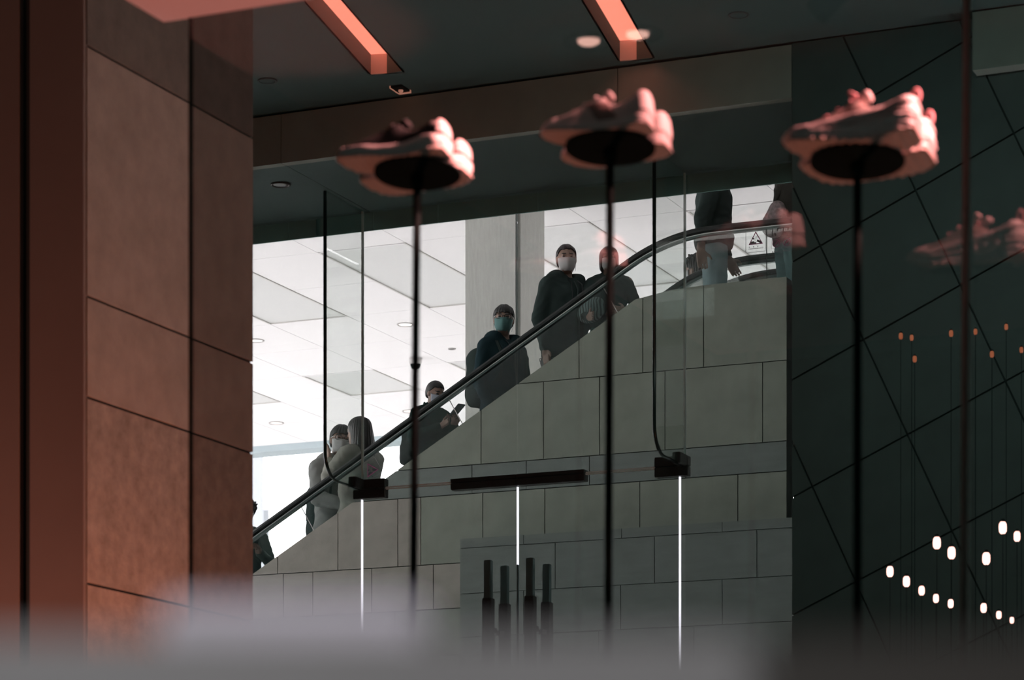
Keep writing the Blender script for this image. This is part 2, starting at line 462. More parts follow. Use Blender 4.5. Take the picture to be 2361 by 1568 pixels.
tag(box('wall_left', XP - 8.0, XP - 1.2, yB - 0.3, yB, 0, Z_POR, M_BLACK), 'dark wall closing the porch behind the pier', kind='structure')

# shop display: ceiling slab, tinted glass pane, mullions ------------------
Y_SG = 6.53
cslab = P(375, 50, Y_SG)
ZS = cslab[2]
tag(box('ceiling', cslab[0], 3.5, 1.9, Y_SG + 0.005, ZS, ZS + 0.22, M_SLAB), 'pink-lit display window ceiling slab, upper left corner', kind='structure')
xg0 = P(440, 700, Y_SG)[0]
XROD = P(2229, 700, Y_SG)[0]
sw = empty('window_1', (-1.5, Y_SG, 0), 'large tinted shop display window pane with bronze upright', kind='structure')
box('pane', xg0, XROD - 0.006, Y_SG, Y_SG + 0.012, 0.0, ZS, G_SHOP, sw)
box('pane', XROD + 0.006, 3.4, Y_SG, Y_SG + 0.012, 0.0, ZS, G_SHOP, sw)
box('pane_edge', xg0 - 0.007, xg0, Y_SG, Y_SG + 0.012, 0.0, ZS, M_EDGED, sw)
tube('bronze_upright', [P(2223, 1560, Y_SG) - Vector((0, 0.02, 0.9)), P(2236, 0, Y_SG) + Vector((0, -0.02, 0.45))], 0.0095, M_BRASSROD, sw, n=12)

# stone wall with the sloping top ------------------------------------------
SL = math.tan(math.radians(30.0))
pz = P(1110, 945, Y_ST)                      # a point on the sloping edge
SX0, SZ0 = pz[0], pz[2]
def half_line(p, q):
    dx, dz = q[0] - p[0], q[1] - p[1]
    return (-dz, dx, -dz * p[0] + dx * p[1])
ZTOP = EYE + 4.925
xk = SX0 + (ZTOP - 0.055 - SZ0) / SL        # slope ends a little under the flat top
edge = [(-30.0, SZ0 + SL * (-30 - SX0)), (xk, ZTOP - 0.055), (xk + 0.28, ZTOP - 0.012), (xk + 0.55, ZTOP), (0.0, ZTOP)]
HP = [half_line(a, b) for a, b in zip(edge, edge[1:])]
ws = empty('wall_rear', (-9, Y_ST, Z_VEST), 'grey stone slab wall carrying the escalator', kind='structure')
def zc(x, y, Yp=Y_ST): return P(x, y, Yp)[2]
ZJ = [Z_VEST, EYE + 1.62, EYE + 2.26, zc(1060, 1402), zc(1060, 1298), zc(1060, 1140), zc(1060, 1074), zc(1060, 897), ZTOP + 0.1]
def xc(*px): return [P(x, 1000, Y_ST)[0] for x in px]
XE = P(1814, 700, Y_ST)[0]
courses = [
    xc(-300, 100, 430, 700, 905, 1120, 1330, 1560),
    xc(-200, 40, 340, 600, 815, 1010, 1240, 1480, 1700),
    xc(-300, 100, 430, 620, 760, 910, 1130, 1360, 1600),
    xc(-200, 60, 330, 560, 653, 721, 857, 999, 1180, 1400, 1620),
    xc(300, 640, 779, 917, 970, 1113, 1256, 1475, 1701),
    xc(700, 955, 1088, 1213, 1359, 1580),
    xc(800, 1109, 1253, 1382, 1533, 1758),
    xc(1000, 1335, 1482, 1622),
]
smats = [M_STONE, M_STONE2, M_STONE]
for k, xsj in enumerate(courses):
    xs = [-18.0] + xsj + [XE]
    for i in range(len(xs) - 1):
        if xs[i + 1] - xs[i] < 0.03: continue
        g = 0.0035
        poly = [(xs[i] + g, ZJ[k] + g), (xs[i + 1] - g, ZJ[k] + g), (xs[i + 1] - g, ZJ[k + 1] - g), (xs[i] + g, ZJ[k + 1] - g)]
        for hp in HP:
            if len(poly) >= 3: poly = clip(poly, hp)
        if len(poly) < 3: continue
        mm = M_STONE3 if k == 5 else (M_STONE2 if (k == 4 and i <= 4) or k == 3 else random.choice(smats[:1] + smats[2:]))
        prism_xz('stone_slab', poly, Y_ST + random.uniform(0, 0.0015), Y_ST + 0.03, mm, ws)
core = [(-18.0, Z_VEST), (XE - 0.002, Z_VEST), (XE - 0.002, ZTOP + 0.05), (-18.0, ZTOP + 0.05)]
for hp in HP: core = clip(core, (hp[0], hp[1], hp[2] - 0.0035 * math.hypot(hp[0], hp[1])))
prism_xz('wall_core', core, Y_ST + 0.012, Y_ST + 0.16, M_JOINT, ws)
wre = tag(box('wall_rear', XE + 0.004, -3.1, Y_ST + 0.25, Y_ST + 0.45, Z_VEST, ZTOP - 0.03, M_STONE), 'recessed stone wall end at the landing', kind='structure')
# projecting stone plinth
wp = empty('wall_rear', (-6, Y_PL, Z_VEST), 'projecting stone plinth low on the rear wall', kind='structure')
x0p = P(1060, 1300, Y_PL)[0]
zp = [Z_VEST, zc(1060, 1470, Y_PL), zc(1060, 1370, Y_PL), zc(1060, 1265, Y_PL), zc(1060, 1242, Y_PL)]
pj = [(1140, 1380, 1600), (1207, 1431, 1665), (1280, 1509, 1745), (1207, 1433, 1665)]
for k in range(4):
    xs = [x0p] + [P(x, 1300, Y_PL)[0] for x in pj[k]] + [-4.0]
    for i in range(len(xs) - 1):
        box('stone_slab', xs[i] + 0.003, xs[i + 1] - 0.003, Y_PL + random.uniform(0, 0.0015), Y_PL + 0.04, zp[k] + 0.003, zp[k + 1] - 0.003, M_STONE3, wp)
box('plinth_core', x0p + 0.004, -4.0, Y_PL + 0.012, Y_ST - 0.002, Z_VEST, zp[4] - 0.004, M_STONE3, wp)

# hall shell --------------------------------------------------------------
XHR = -3.0
tag(box('wall_right', XHR, XHR + 0.3, 15.6, 33.2, Z_VEST, Z_HALL, M_WALLW), 'pale hall wall to the right of the landing', kind='structure')
# ceiling grid: depth joints and cross joints measured off the picture
u_first, du = 0.0006177, 0.0000330
def row_y(k):                                # k-th cross joint, at image column 900
    t = FPX * (Z_HALL - EYE) * (u_first + du * k)
    return ray(900)[1] * t
ROWS = [row_y(k) for k in range(-6, 8)]
YFAR = row_y(7)
xL2 = PZ(841, 637, Z_HALL); xL1 = PZ(690, 677, Z_HALL)
cw = abs(xL2[0] - xL1[0])
XC0 = xL2[0]
hc = empty('ceiling', (-10, 26, Z_HALL), 'bright white panelled hall ceiling with frosted square panels', kind='structure')
box('ceiling_backing', -26, XHR, 15.5, YFAR, Z_HALL + 0.02, Z_HALL + 0.3, M_CJOINT, hc)
def is_lightbox(ci, ri):
    if ri in (0, 1): return ci % 2 == 0
    if ri == 4: return ci % 2 == 1
    if ri in (-4, -3): return ci % 2 == 1
    return False
for ri in range(-6, 7):
    for ci in range(-11, 7):
        xa_, xb_ = XC0 + ci * cw, XC0 + (ci + 1) * cw
        ya_, yb_ = row_y(ri), row_y(ri + 1)
        if xb_ > XHR: continue
        g = 0.004
        if is_lightbox(ci, ri):
            if ri in (1, -3): continue
            if ri in (0, -4): yb_ = row_y(ri + 2)
            r = 0.022
            # a frosted sheet sunk into a thin rim
            box('frosted_panel', xa_ + r, xb_ - r, ya_ + r, yb_ - r, Z_HALL + 0.006, Z_HALL + 0.02, M_LIGHTBOX, hc)
            for (p0, p1, q0, q1) in ((xa_ + g, xa_ + r, ya_ + g, yb_ - g), (xb_ - r, xb_ - g, ya_ + g, yb_ - g), (xa_ + r, xb_ - r, ya_ + g, ya_ + r), (xa_ + r, xb_ - r, yb_ - r, yb_ - g)):
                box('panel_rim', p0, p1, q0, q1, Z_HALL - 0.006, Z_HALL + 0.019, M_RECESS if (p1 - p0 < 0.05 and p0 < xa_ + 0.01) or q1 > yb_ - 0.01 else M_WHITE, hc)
        else:
            box('ceiling_panel', xa_ + g, xb_ - g, ya_ + g, yb_ - g, Z_HALL, Z_HALL + 0.02, M_WHITE, hc)
tag(box('trim_4', -26, XHR, YFAR, YFAR + 0.35, Z_HALL - 0.085, Z_HALL + 0.3, M_FASCIA), 'pale blue fascia along the far ceiling edge', kind='structure')
# square concrete column with a corner groove
Yc = 22.3
cl0, cl1 = P(1073, 700, Yc)[0], P(1188, 700, Yc)[0]
yc1 = Yc + 0.02
while PX(1255, 700, cl1 + 0.03)[1] > yc1: yc1 += 0.005
co = empty('column', ((cl0 + cl1) / 2, Yc + 0.3, Z_VEST), 'square concrete column behind the escalator riders', kind='structure')
box('column_face', cl0, cl1, Yc, yc1, Z_VEST, Z_HALL, M_COL, co)
box('column_groove', cl1 - 0.02, cl1 + 0.006, Yc + 0.012, yc1 - 0.01, Z_VEST, Z_HALL, M_COLJ, co)
box('column_side', cl1 + 0.004, cl1 + 0.03, Yc + 0.05, yc1, Z_VEST, Z_HALL, M_COL, co)
# distant tower, pale in the haze
tw = empty('tower', (P(560, 1100, 150)[0], 150, 0), 'hazy pale tower far outside, behind the lower left rider', 'building')
tdir = Vector((ray(600)[0], ray(600)[1], 0)).normalized(); tsid = Vector((tdir[1], -tdir[0], 0))
tc0 = P(608, 1100, 150)
for nm, off, hw, top in (('tower_block', -12.0, 12.0, 62.0), ('tower_wing', 0.17, 0.17, P(615, 1168, 150)[2])):
    c = Vector((tc0[0], tc0[1], top / 2)) + tsid * off + tdir * 4
    obox(nm, c, tsid, tdir, (0, 0, 1), hw, 4.0 if off < 0 else 3.0, top / 2, M_TOWER, tw)
#--PART2--
# ================================================================== GLASS ENTRANCE
XF1, XF2 = P(836, 900, Y_GL)[0], P(1579, 800, Y_GL)[0]
XDL, XDM, XDR_ = P(834, 1250, Y_GL)[0], P(1193, 1250, Y_GL)[0], P(1567, 1250, Y_GL)[0]
ZDH = P(835, 1130, Y_GL)[2]
gt = 0.012
wn = empty('window_2', (XDM, Y_GL, Z_VEST), 'frameless glass entrance screen with side panes and top panes', kind='structure')
for (a, b, z0, z1) in ((-14.0, XF1 - 0.004, Z_VEST, Z_SOF), (XF1 + 0.004, XDM - 0.003, ZDH + 0.01, Z_SOF), (XDM + 0.003, XF2 - 0.004, ZDH + 0.01, Z_SOF), (XF2 + 0.004, XD, Z_VEST, Z_SOF)):
    box('pane', a, b, Y_GL, Y_GL + gt, z0, z1, G_DOOR, wn)
for xx in (XF1, XF2):
    box('pane_joint', xx - 0.007, xx + 0.004, Y_GL - 0.004, Y_GL + gt, ZDH, Z_SOF, M_EDGE, wn)
box('pane_joint', XF1, XF2, Y_GL - 0.003, Y_GL + gt - 0.001, ZDH + 0.002, ZDH + 0.010, M_EDGE, wn)
# vertical glass fins with a rounded lower corner
for i, (xx, xn, yb) in enumerate(((XF1, 750, 1092), (XF2, 1509, 1034))):
    yn = Y_GL - 0.5
    while P(xn, 700, yn)[0] < xx and yn < Y_GL: yn += 0.002
    yn = PX(xn, 700, xx)[1]
    zb_ = ZDH + 0.0
    r = 0.16
    poly = [(yn, Z_SOF)] + [(yn + r - r * math.cos(a), zb_ + r - r * math.sin(a)) for a in [k * math.pi / 2 / 8 for k in range(9)]] + [(Y_GL - 0.006, zb_), (Y_GL - 0.006, Z_SOF)]
    fin = empty('glass_fin', (xx, yn + 0.25, ZDH), ('green glass fin above the left door, nearer the pier' if i == 0 else 'green glass fin above the right door, by the charcoal wall'), 'glass fin', 'glass fins of the entrance')
    prism_yz('pane', poly, xx - 0.008, xx + 0.008, G_FIN, fin)
    pts = [Vector((xx, yn - 0.003, Z_SOF - 0.002))] + [Vector((xx, p[0] - 0.003, p[1])) for p in poly[1:10]] + [Vector((xx, Y_GL - 0.008, zb_))]
    tube('dark_edge', pts, 0.0115, M_EDGED, fin, n=8, flat=0.6)
# door leaves
for i, (a, b) in enumerate(((XDL, XDM), (XDM, XDR_))):
    d = empty('door_%d' % (i + 1), ((a + b) / 2, Y_GL, Z_VEST), 'frameless glass door leaf, ' + ('left of the pair' if i == 0 else 'right of the pair'), kind='structure')
    box('pane', a + 0.006, b - 0.006, Y_GL, Y_GL + gt, Z_VEST + 0.01, ZDH - 0.008, G_DOOR, d)
    box('top_edge', a + 0.006, b - 0.006, Y_GL - 0.002, Y_GL + gt - 0.001, ZDH - 0.008, ZDH - 0.001, M_EDGE, d)
    # black patch fittings: hinge corner and the long header bar near the meeting edges
    if i == 0: x0_, x1_ = P(818, 1130, Y_GL)[0], P(890, 1130, Y_GL)[0]
    else: x0_, x1_ = P(1512, 1073, Y_GL)[0], P(1588, 1073, Y_GL)[0]
    pf = box('patch_fitting', x0_, x1_, Y_GL - 0.025, Y_GL + 0.035, ZDH - 0.058, ZDH - 0.001, M_PATCH, d, 0.003)
    box('patch_plate', x0_, x1_, Y_GL - 0.027, Y_GL + 0.037, ZDH + 0.003, ZDH + 0.06, M_PATCH, pf, 0.003)
    xx = XF1 if i == 0 else XF2
    box('fin_clamp', xx - 0.025, xx + 0.025, Y_GL - 0.15, Y_GL - 0.03, ZDH - 0.005, ZDH + 0.06, M_PATCH, pf, 0.003)
    if i == 0: x0_, x1_ = P(1043, 1120, Y_GL)[0], XDM - 0.003
    else: x0_, x1_ = XDM + 0.003, P(1351, 1095, Y_GL)[0]
    hb = box('header_bar', x0_, x1_, Y_GL - 0.03, Y_GL + 0.04, ZDH - 0.045, ZDH - 0.004, M_PATCH, d, 0.003)
    box('header_cap', x0_, x1_, Y_GL - 0.032, Y_GL + 0.042, ZDH + 0.0, ZDH + 0.022, M_PATCH, hb, 0.003)
    # two pull handles, outside and inside
    for (pxl, pyt, off) in (((1126, 1292, -0.10), (1164, 1305, 0.11)) if i == 0 else ((1223, 1287, -0.10), (1261, 1301, 0.11))):
        q = P(pxl, pyt, Y_GL + off)
        hnd = box('pull_handle', q[0] - 0.022, q[0] + 0.022, q[1] - 0.022, q[1] + 0.022, Z_VEST + 0.25, q[2], M_HANDLE, d, 0.004)
        zg = P(pxl, pyt + 88, Y_GL + off)[2]
        box('grip_block', q[0] - 0.029, q[0] + 0.029, q[1] - 0.03, q[1] + 0.03, Z_VEST + 0.3, zg, M_PATCH, hnd, 0.003)
        ys = sorted((q[1] + (0.022 if off < 0 else -0.022), Y_GL + (0 if off < 0 else gt)))
        box('stand_off', q[0] - 0.012, q[0] + 0.012, ys[0], ys[1], zg - 0.2, zg - 0.17, M_PATCH, hnd)
for i, (xx, ztop) in enumerate(((XDL, ZDH - 0.06), (XDM, ZDH - 0.05), (XDR_, ZDH - 0.06))):
    w = ('left', 'middle', 'right')[i]
    zlow = P(1193, 1302, Y_GL)[2] if i == 1 else Z_VEST + 0.3
    box('glass_edge_glow', xx - 0.0036, xx + 0.0036, Y_GL - 0.003, Y_GL + gt + 0.003, zlow, ztop, M_EDGEGLOW, wn)  # bare glass edge given a glow of its own
    if i == 1: box('pane_joint', xx - 0.0036, xx + 0.0036, Y_GL - 0.003, Y_GL + gt + 0.003, Z_VEST + 0.3, zlow, M_HANDLE, wn)

# small fixtures ----------------------------------------------------------
def downlight(c, r, label, group, ringm, lensm, down=True, depth=0.03):
    root = empty('downlight', c, label, 'ceiling light', group)
    revolve('trim_ring', [(r, 0.0), (r, -0.006), (r * 0.93, -0.010), (r * 0.80, -0.006), (r * 0.78, 0.004)], c, ringm, root, 28)
    revolve('lens', [(r * 0.78, 0.001), (r * 0.77, -0.003), (r * 0.5, -0.004), (0.001, -0.0045)], c, lensm, root, 28)
    return root
M_RINGW = mat('white_ring', (0.42, 0.40, 0.39), 0.5)
M_LENSW = mat('lamp_lens_cream', (0.9, 0.85, 0.8), 0.4, emit=(1.0, 0.90, 0.82), estr=2.6)
M_LENSP = mat('lamp_lens_peach', (0.9, 0.8, 0.75), 0.4, emit=(1.0, 0.80, 0.73), estr=2.4)
M_LENSOFF = mat('lamp_lens_off', (0.10, 0.10, 0.10), 0.4)
M_RINGD = mat('dark_ring', (0.06, 0.065, 0.06), 0.5)
for (x, y, r, m, lab) in ((935, 748, 0.095, M_LENSW, 'round cream ceiling downlight left of the second shoe pole'), (590, 785, 0.095, M_LENSW, 'round ceiling downlight cut by the pier edge'),
                          (1042, 804, 0.045, M_LENSOFF, 'tiny unlit ceiling downlight left of the column'), (637, 975, 0.10, M_LENSP, 'round peach ceiling downlight above the embracing couple'),
                          (945, 948, 0.10, M_LENSP, 'round peach ceiling downlight beside the rider with the phone')):
    downlight(PZ(x, y, Z_HALL - 0.001), r, lab, 'downlights in the white hall ceiling', M_RINGW, m)
downlight(PZ(647, 425, Z_SOF - 0.001), 0.06, 'round unlit downlight in the lower soffit by the pier', None, M_RINGD, mat('soffit_lamp_lens', (0.3, 0.33, 0.33), 0.3))
for (x, y, lab) in ((617, 186, 'faint round speaker grille in the porch ceiling near the pier'), (1703, 34, 'faint round speaker grille in the porch ceiling at right')):
    c = PZ(x, y, Z_POR)
    rt = empty('speaker_grille', c, lab, 'speaker')
    revolve('rim', [(0.055, 0), (0.055, -0.004), (0.046, -0.006), (0.045, 0.0)], c, M_RINGD, rt, 24)
    revolve('grille', [(0.045, 0.001), (0.044, -0.003), (0.001, -0.004)], c, M_SOFFIT, rt, 24)
c = PZ(924, 203, Z_POR)
rt = empty('emergency_fitting', c, 'small square ceiling fitting with a lit rim below the left slot', 'fixture')
M_FITLIT = mat('fitting_lit_rim', (0.6, 0.4, 0.35), 0.5, emit=(1.0, 0.42, 0.28), estr=0.55)
box('body', c[0] - 0.035, c[0] + 0.035, c[1] - 0.06, c[1] + 0.06, c[2] - 0.012, c[2], M_BLKMET, rt)
box('lit_rim', c[0] - 0.036, c[0] + 0.036, c[1] + 0.045, c[1] + 0.062, c[2] - 0.016, c[2], M_FITLIT, rt)
box('lit_rim', c[0] - 0.042, c[0] - 0.034, c[1] - 0.06, c[1] + 0.06, c[2] - 0.014, c[2], M_FITLIT, rt)
revolve('sensor', [(0.014, -0.012), (0.014, -0.02), (0.008, -0.026), (0.001, -0.027)], c, M_FITLIT, rt, 16)
c = PZ(958, 826, Z_HALL)
rt = empty('dome_camera', c, 'small dark dome security camera under the hall ceiling', 'camera')
revolve('mount', [(0.075, 0), (0.075, -0.05), (0.06, -0.07)], c, mat('white_plastic', (0.6, 0.58, 0.57), 0.4, vary=0.02), rt, 24)
revolve('dome', [(0.058, -0.07), (0.055, -0.09), (0.04, -0.115), (0.02, -0.127), (0.001, -0.13)], c, M_BLKMET, rt, 24)

# ================================================================== ESCALATOR
Y_HR = 19.42
hr_p = P(945, 975, Y_HR)
def hr_path(x_start=-14.5, x_end=-3.2):
    pts = []
    xa = -7.45; za = hr_p[2] + SL * (xa - hr_p[0])
    R_ = 1.366
    pts += [(x_start, hr_p[2] + SL * (x_start - hr_p[0])), (-11.0, hr_p[2] + SL * (-11.0 - hr_p[0])), (-9.0, hr_p[2] + SL * (-9.0 - hr_p[0])), (xa, za)]
    cx_, cz_ = xa + R_ * math.sin(math.radians(30)), za - R_ * math.cos(math.radians(30))
    for k in range(1, 13):
        a = math.radians(30 - 30 * k / 12)
        pts.append((cx_ - R_ * math.sin(a), cz_ + R_ * math.cos(a)))
    pts.append((x_end, pts[-1][1]))
    return pts
HRP = hr_path()
ZRAIL = HRP[-1][1]
def sweep_xz(name, path, prof, Y, material, parent=None):
    """profile [(dy, dn)] swept along a path in X,Z"""
    v, f = [], []; m = len(prof); n = len(path)
    for i in range(n):
        a, b = path[max(i - 1, 0)], path[min(i + 1, n - 1)]
        t = Vector((b[0] - a[0], b[1] - a[1])).normalized(); nn = (-t[1], t[0])
        for dy, dn in prof: v.append((path[i][0] + nn[0] * dn, Y + dy, path[i][1] + nn[1] * dn))
    for i in range(n - 1):
        for k in range(m):
            k2 = (k + 1) % m
            f.append((i * m + k, i * m + k2, (i + 1) * m + k2, (i + 1) * m + k))
    f.append(tuple(range(m))); f.append(tuple((n - 1) * m + k for k in range(m - 1, -1, -1)))
    return pyobj(name, v, f, material, parent, recalc=True)
PROF_R = [(-0.04, -0.004), (-0.042, 0.012), (-0.034, 0.028), (-0.015, 0.036), (0.015, 0.036), (0.034, 0.028), (0.042, 0.012), (0.04, -0.004), (0.024, -0.012), (-0.024, -0.012)]
PROF_M = [(-0.02, -0.014), (0.02, -0.014), (0.02, -0.036), (-0.02, -0.036)]
PROF_L = [(-0.023, -0.016), (-0.019, -0.016), (-0.019, -0.022), (-0.023, -0.022)]
def path_point(path, X):
    for a, b in zip(path, path[1:]):
        if a[0] <= X <= b[0]:
            t = (X - a[0]) / (b[0] - a[0]); return (X, a[1] + t * (b[1] - a[1])), math.atan2(b[1] - a[1], b[0] - a[0])
def glass_run(parent, Y, cuts, down=0.62):
    dense = [-14.5 + 0.02 * k for k in range(int((14.5 - 3.2) / 0.02) + 1)]
    ends = [-14.5] + cuts + [-3.25]
    for a, b in zip(ends, ends[1:]):
        xs = [a + 0.003] + [x for x in (-7.45, -7.3, -7.15, -7.0, -6.9, -6.8, -6.7) if a + 0.01 < x < b - 0.01] + [b - 0.003]
        top, bot = [], []
        for x in xs:
            (px_, pz_), an = path_point(HRP, x)
            top.append((px_ + math.sin(an) * 0.034, pz_ - math.cos(an) * 0.034)); bot.append((px_ + math.sin(an) * down, pz_ - math.cos(an) * down))
        n = len(xs); v = []; f = []
        for yy in (Y - 0.005, Y + 0.005):
            v += [(p[0], yy, p[1]) for p in bot] + [(p[0], yy, p[1]) for p in top]
        for i in range(n - 1):
            f.append((i, i + 1, n + i + 1, n + i)); f.append((2 * n + i, 3 * n + i, 3 * n + i + 1, 2 * n + i + 1))
            f.append((n + i, n + i + 1, 3 * n + i + 1, 3 * n + i)); f.append((i, 2 * n + i, 2 * n + i + 1, i + 1))
        f.append((0, n, 3 * n, 2 * n)); f.append((n - 1, 3 * n - 1, 4 * n - 1, 2 * n - 1))
        pyobj('glass_panel', v, f, G_BAL, parent, recalc=True)
        if b < -3.4:
            (px_, pz_), an = path_point(HRP, b)
            p0 = Vector((px_ + math.sin(an) * 0.035, Y - 0.002, pz_ - math.cos(an) * 0.035)); p1 = Vector((px_ + math.sin(an) * down, Y - 0.002, pz_ - math.cos(an) * down))
            tube('panel_joint', [p0, p1], 0.0038, M_EDGED if an < 0.1 else M_RECESS, parent, n=6)
es = empty('escalator', (-9, 19.8, Z_VEST), 'escalator with black handrail and glass sides above the stone wall', 'escalator')
def cut_x(x, y): return P(x, y, Y_HR)[0]
cuts = [cut_x(690, 1170), cut_x(1031, 922), cut_x(1387, 655), cut_x(1768, 530)]
def near_cut(x, y):
    return cut_x(x, y)
sweep_xz('handrail', HRP, PROF_R, Y_HR, M_RUBBER, es)
sweep_xz('rail_channel', HRP, PROF_M, Y_HR, M_RAILMET, es)
sweep_xz('rail_lip', HRP, PROF_L, Y_HR, M_STEEL, es)
glass_run(es, Y_HR, cuts)
Y_HR2 = 20.37
sweep_xz('handrail', HRP, PROF_R, Y_HR2, M_RUBBER, es)
sweep_xz('rail_channel', HRP, PROF_M, Y_HR2, M_RAILMET, es)
glass_run(es, Y_HR2, [c_ + 0.25 for c_ in cuts])
C_STEP = 0.72
def step_line(X): return SZ0 + SL * (X - SX0) - C_STEP
Z_LAND = EYE + 4.40
step_me = None
xs0 = -12.6
STEPS = []
k = 0
while True:
    xs_ = xs0 + 0.4 * k
    z_ = step_line(xs_ + 0.2)
    if z_ > Z_LAND - 0.05: break
    STEPS.append((xs_, xs_ + 0.4, z_))
    if step_me is None:
        so = box('step', xs_, xs_ + 0.4, 19.52, 20.26, z_ - 0.24, z_, M_STEP, es, 0.006); step_me = so.data
    else:
        so = bpy.data.objects.new('step', step_me); COL.objects.link(so); so.location = (xs_ + 0.2, 19.89, z_ - 0.24); put(so, es)
    k += 1
x_land = STEPS[-1][1]
box('landing_plate', x_land, -3.1, 19.48, 20.29, Z_LAND - 0.2, Z_LAND, M_STEP, es)
def ground_at(X, Yq=19.8):
    if X >= x_land: return Z_LAND
    for a, b, z in STEPS:
        if a <= X < b: return z
    return step_line(X)
def slope_deck(name, y0, y1, drop0, drop1, material, parent):
    up = [(-14.5, step_line(-14.5) + drop0), (xk, step_line(xk) + drop0), (xk + 0.55, Z_LAND + drop0 * 0.6), (-3.1, Z_LAND + drop0 * 0.6)]
    dn = [(p[0], p[1] - drop1) for p in up]
    for a, b, c_, d_ in zip(up, up[1:], dn[1:], dn):
        pass
    v, f = [], []
    n = len(up)
    for yy in (y0, y1): v += [(p[0], yy, p[1]) for p in dn] + [(p[0], yy, p[1]) for p in up]
    for i in range(n - 1):
        f += [(i, i + 1, n + i + 1, n + i), (2 * n + i, 3 * n + i, 3 * n + i + 1, 2 * n + i + 1), (n + i, n + i + 1, 3 * n + i + 1, 3 * n + i), (i, 2 * n + i, 2 * n + i + 1, i + 1)]
    f += [(0, n, 3 * n, 2 * n), (n - 1, 3 * n - 1, 4 * n - 1, 2 * n - 1)]
    return pyobj(name, v, f, material, parent, recalc=True)
slope_deck('skirt_panel', 19.462, 19.505, 0.22, 0.6, M_STEEL, es)
slope_deck('skirt_panel', 20.28, 20.44, 0.10, 0.5, M_STEEL, es)
slope_deck('truss_panel', 19.55, 20.05, -0.30, 0.25, M_BLKMET, es)
# neighbouring escalator
es2 = empty('escalator', (-9, 21.2, Z_VEST), 'second escalator farther back, its handrail seen at the landing', 'escalator')
for yy in (20.86, 21.72):
    sweep_xz('handrail', HRP, PROF_R, yy, M_RUBBER, es2); sweep_xz('rail_channel', HRP, PROF_M, yy, M_RAILMET, es2)
glass_run(es2, 20.86, [c_ + 0.6 for c_ in cuts])
slope_deck('skirt_panel', 20.80, 20.92, 0.10, 0.5, M_STEEL, es2)
slope_deck('skirt_panel', 21.68, 21.78, 0.10, 0.5, M_STEEL, es2)
for xs_, xe_, z_ in STEPS:
    so = bpy.data.objects.new('step', step_me); COL.objects.link(so); so.location = (xs_ + 0.2, 21.30, z_ - 0.24); put(so, es2)
box('landing_plate', x_land, -3.1, 20.93, 21.67, Z_LAND - 0.2, Z_LAND, M_STEP, es2)
slope_deck('truss_panel', 21.0, 21.55, -0.30, 0.25, M_BLKMET, es2)

# stickers on the balustrade glass -----------------------------------------
M_MAG = mat('magenta_print', (0.22, 0.01, 0.10), 0.6)
M_INK = mat('black_print', (0.006, 0.006, 0.007), 0.6)
M_GREY = mat('grey_print', (0.16, 0.13, 0.15), 0.6)
def sheet(name, poly, org, ex, ez, Y, material, parent, th=0.0006):
    """flat print: 2-D polygon laid on a plane facing the street"""
    v = []
    for yy in (Y - th, Y):
        v += [(org[0] + ex[0] * a + ez[0] * b, yy, org[2] + ex[1] * a + ez[1] * b) for a, b in poly]
    n = len(poly)
    f = [tuple(range(n)), tuple(range(2 * n - 1, n - 1, -1))] + [(i, i + n, (i + 1) % n + n, (i + 1) % n) for i in range(n)]
    return pyobj(name, v, f, material, parent, recalc=True)
def outline(name, pts, w, org, ex, ez, Y, material, parent, th=0.0006):
    """closed outline band of width w"""
    n = len(pts); c = (sum(p[0] for p in pts) / n, sum(p[1] for p in pts) / n)
    inn = []
    for i in range(n):
        a, b, d = pts[i - 1], pts[i], pts[(i + 1) % n]
        e1 = Vector((b[0] - a[0], b[1] - a[1])).normalized(); e2 = Vector((d[0] - b[0], d[1] - b[1])).normalized()
        n1 = Vector((-e1[1], e1[0])); n2 = Vector((-e2[1], e2[0])); m_ = (n1 + n2)
        m_ = m_ / max(m_.dot(n1), 0.2)
        q = (b[0] + m_[0] * w, b[1] + m_[1] * w)
        if (q[0] - c[0]) ** 2 + (q[1] - c[1]) ** 2 > (b[0] - c[0]) ** 2 + (b[1] - c[1]) ** 2: q = (b[0] - m_[0] * w, b[1] - m_[1] * w)
        inn.append(q)
    v, f = [], []
    for yy in (Y - th, Y):
        v += [(org[0] + ex[0] * a + ez[0] * b, yy, org[2] + ex[1] * a + ez[1] * b) for a, b in pts + inn]
    for i in range(n):
        j = (i + 1) % n
        f += [(i, j, n + j, n + i), (2 * n + i, 3 * n + i, 3 * n + j, 2 * n + j), (i, 2 * n + i, 2 * n + j, j), (n + i, n + j, 3 * n + j, 3 * n + i)]
    return pyobj(name, v, f, material, parent, recalc=True)
def rrect(w, h, r, n=4):
    p = []
    for cx_, cy_, a0 in ((w - r, h - r, 0), (-w + r, h - r, 90), (-w + r, -h + r, 180), (w - r, -h + r, 270)):
        for k in range(n + 1):
            a = math.radians(a0 + 90 * k / n); p.append((cx_ + r * math.cos(a), cy_ + r * math.sin(a)))
    return p
def circ(r, n=28, c=(0, 0)): return [(c[0] + r * math.cos(2 * math.pi * k / n), c[1] + r * math.sin(2 * math.pi * k / n)) for k in range(n)]
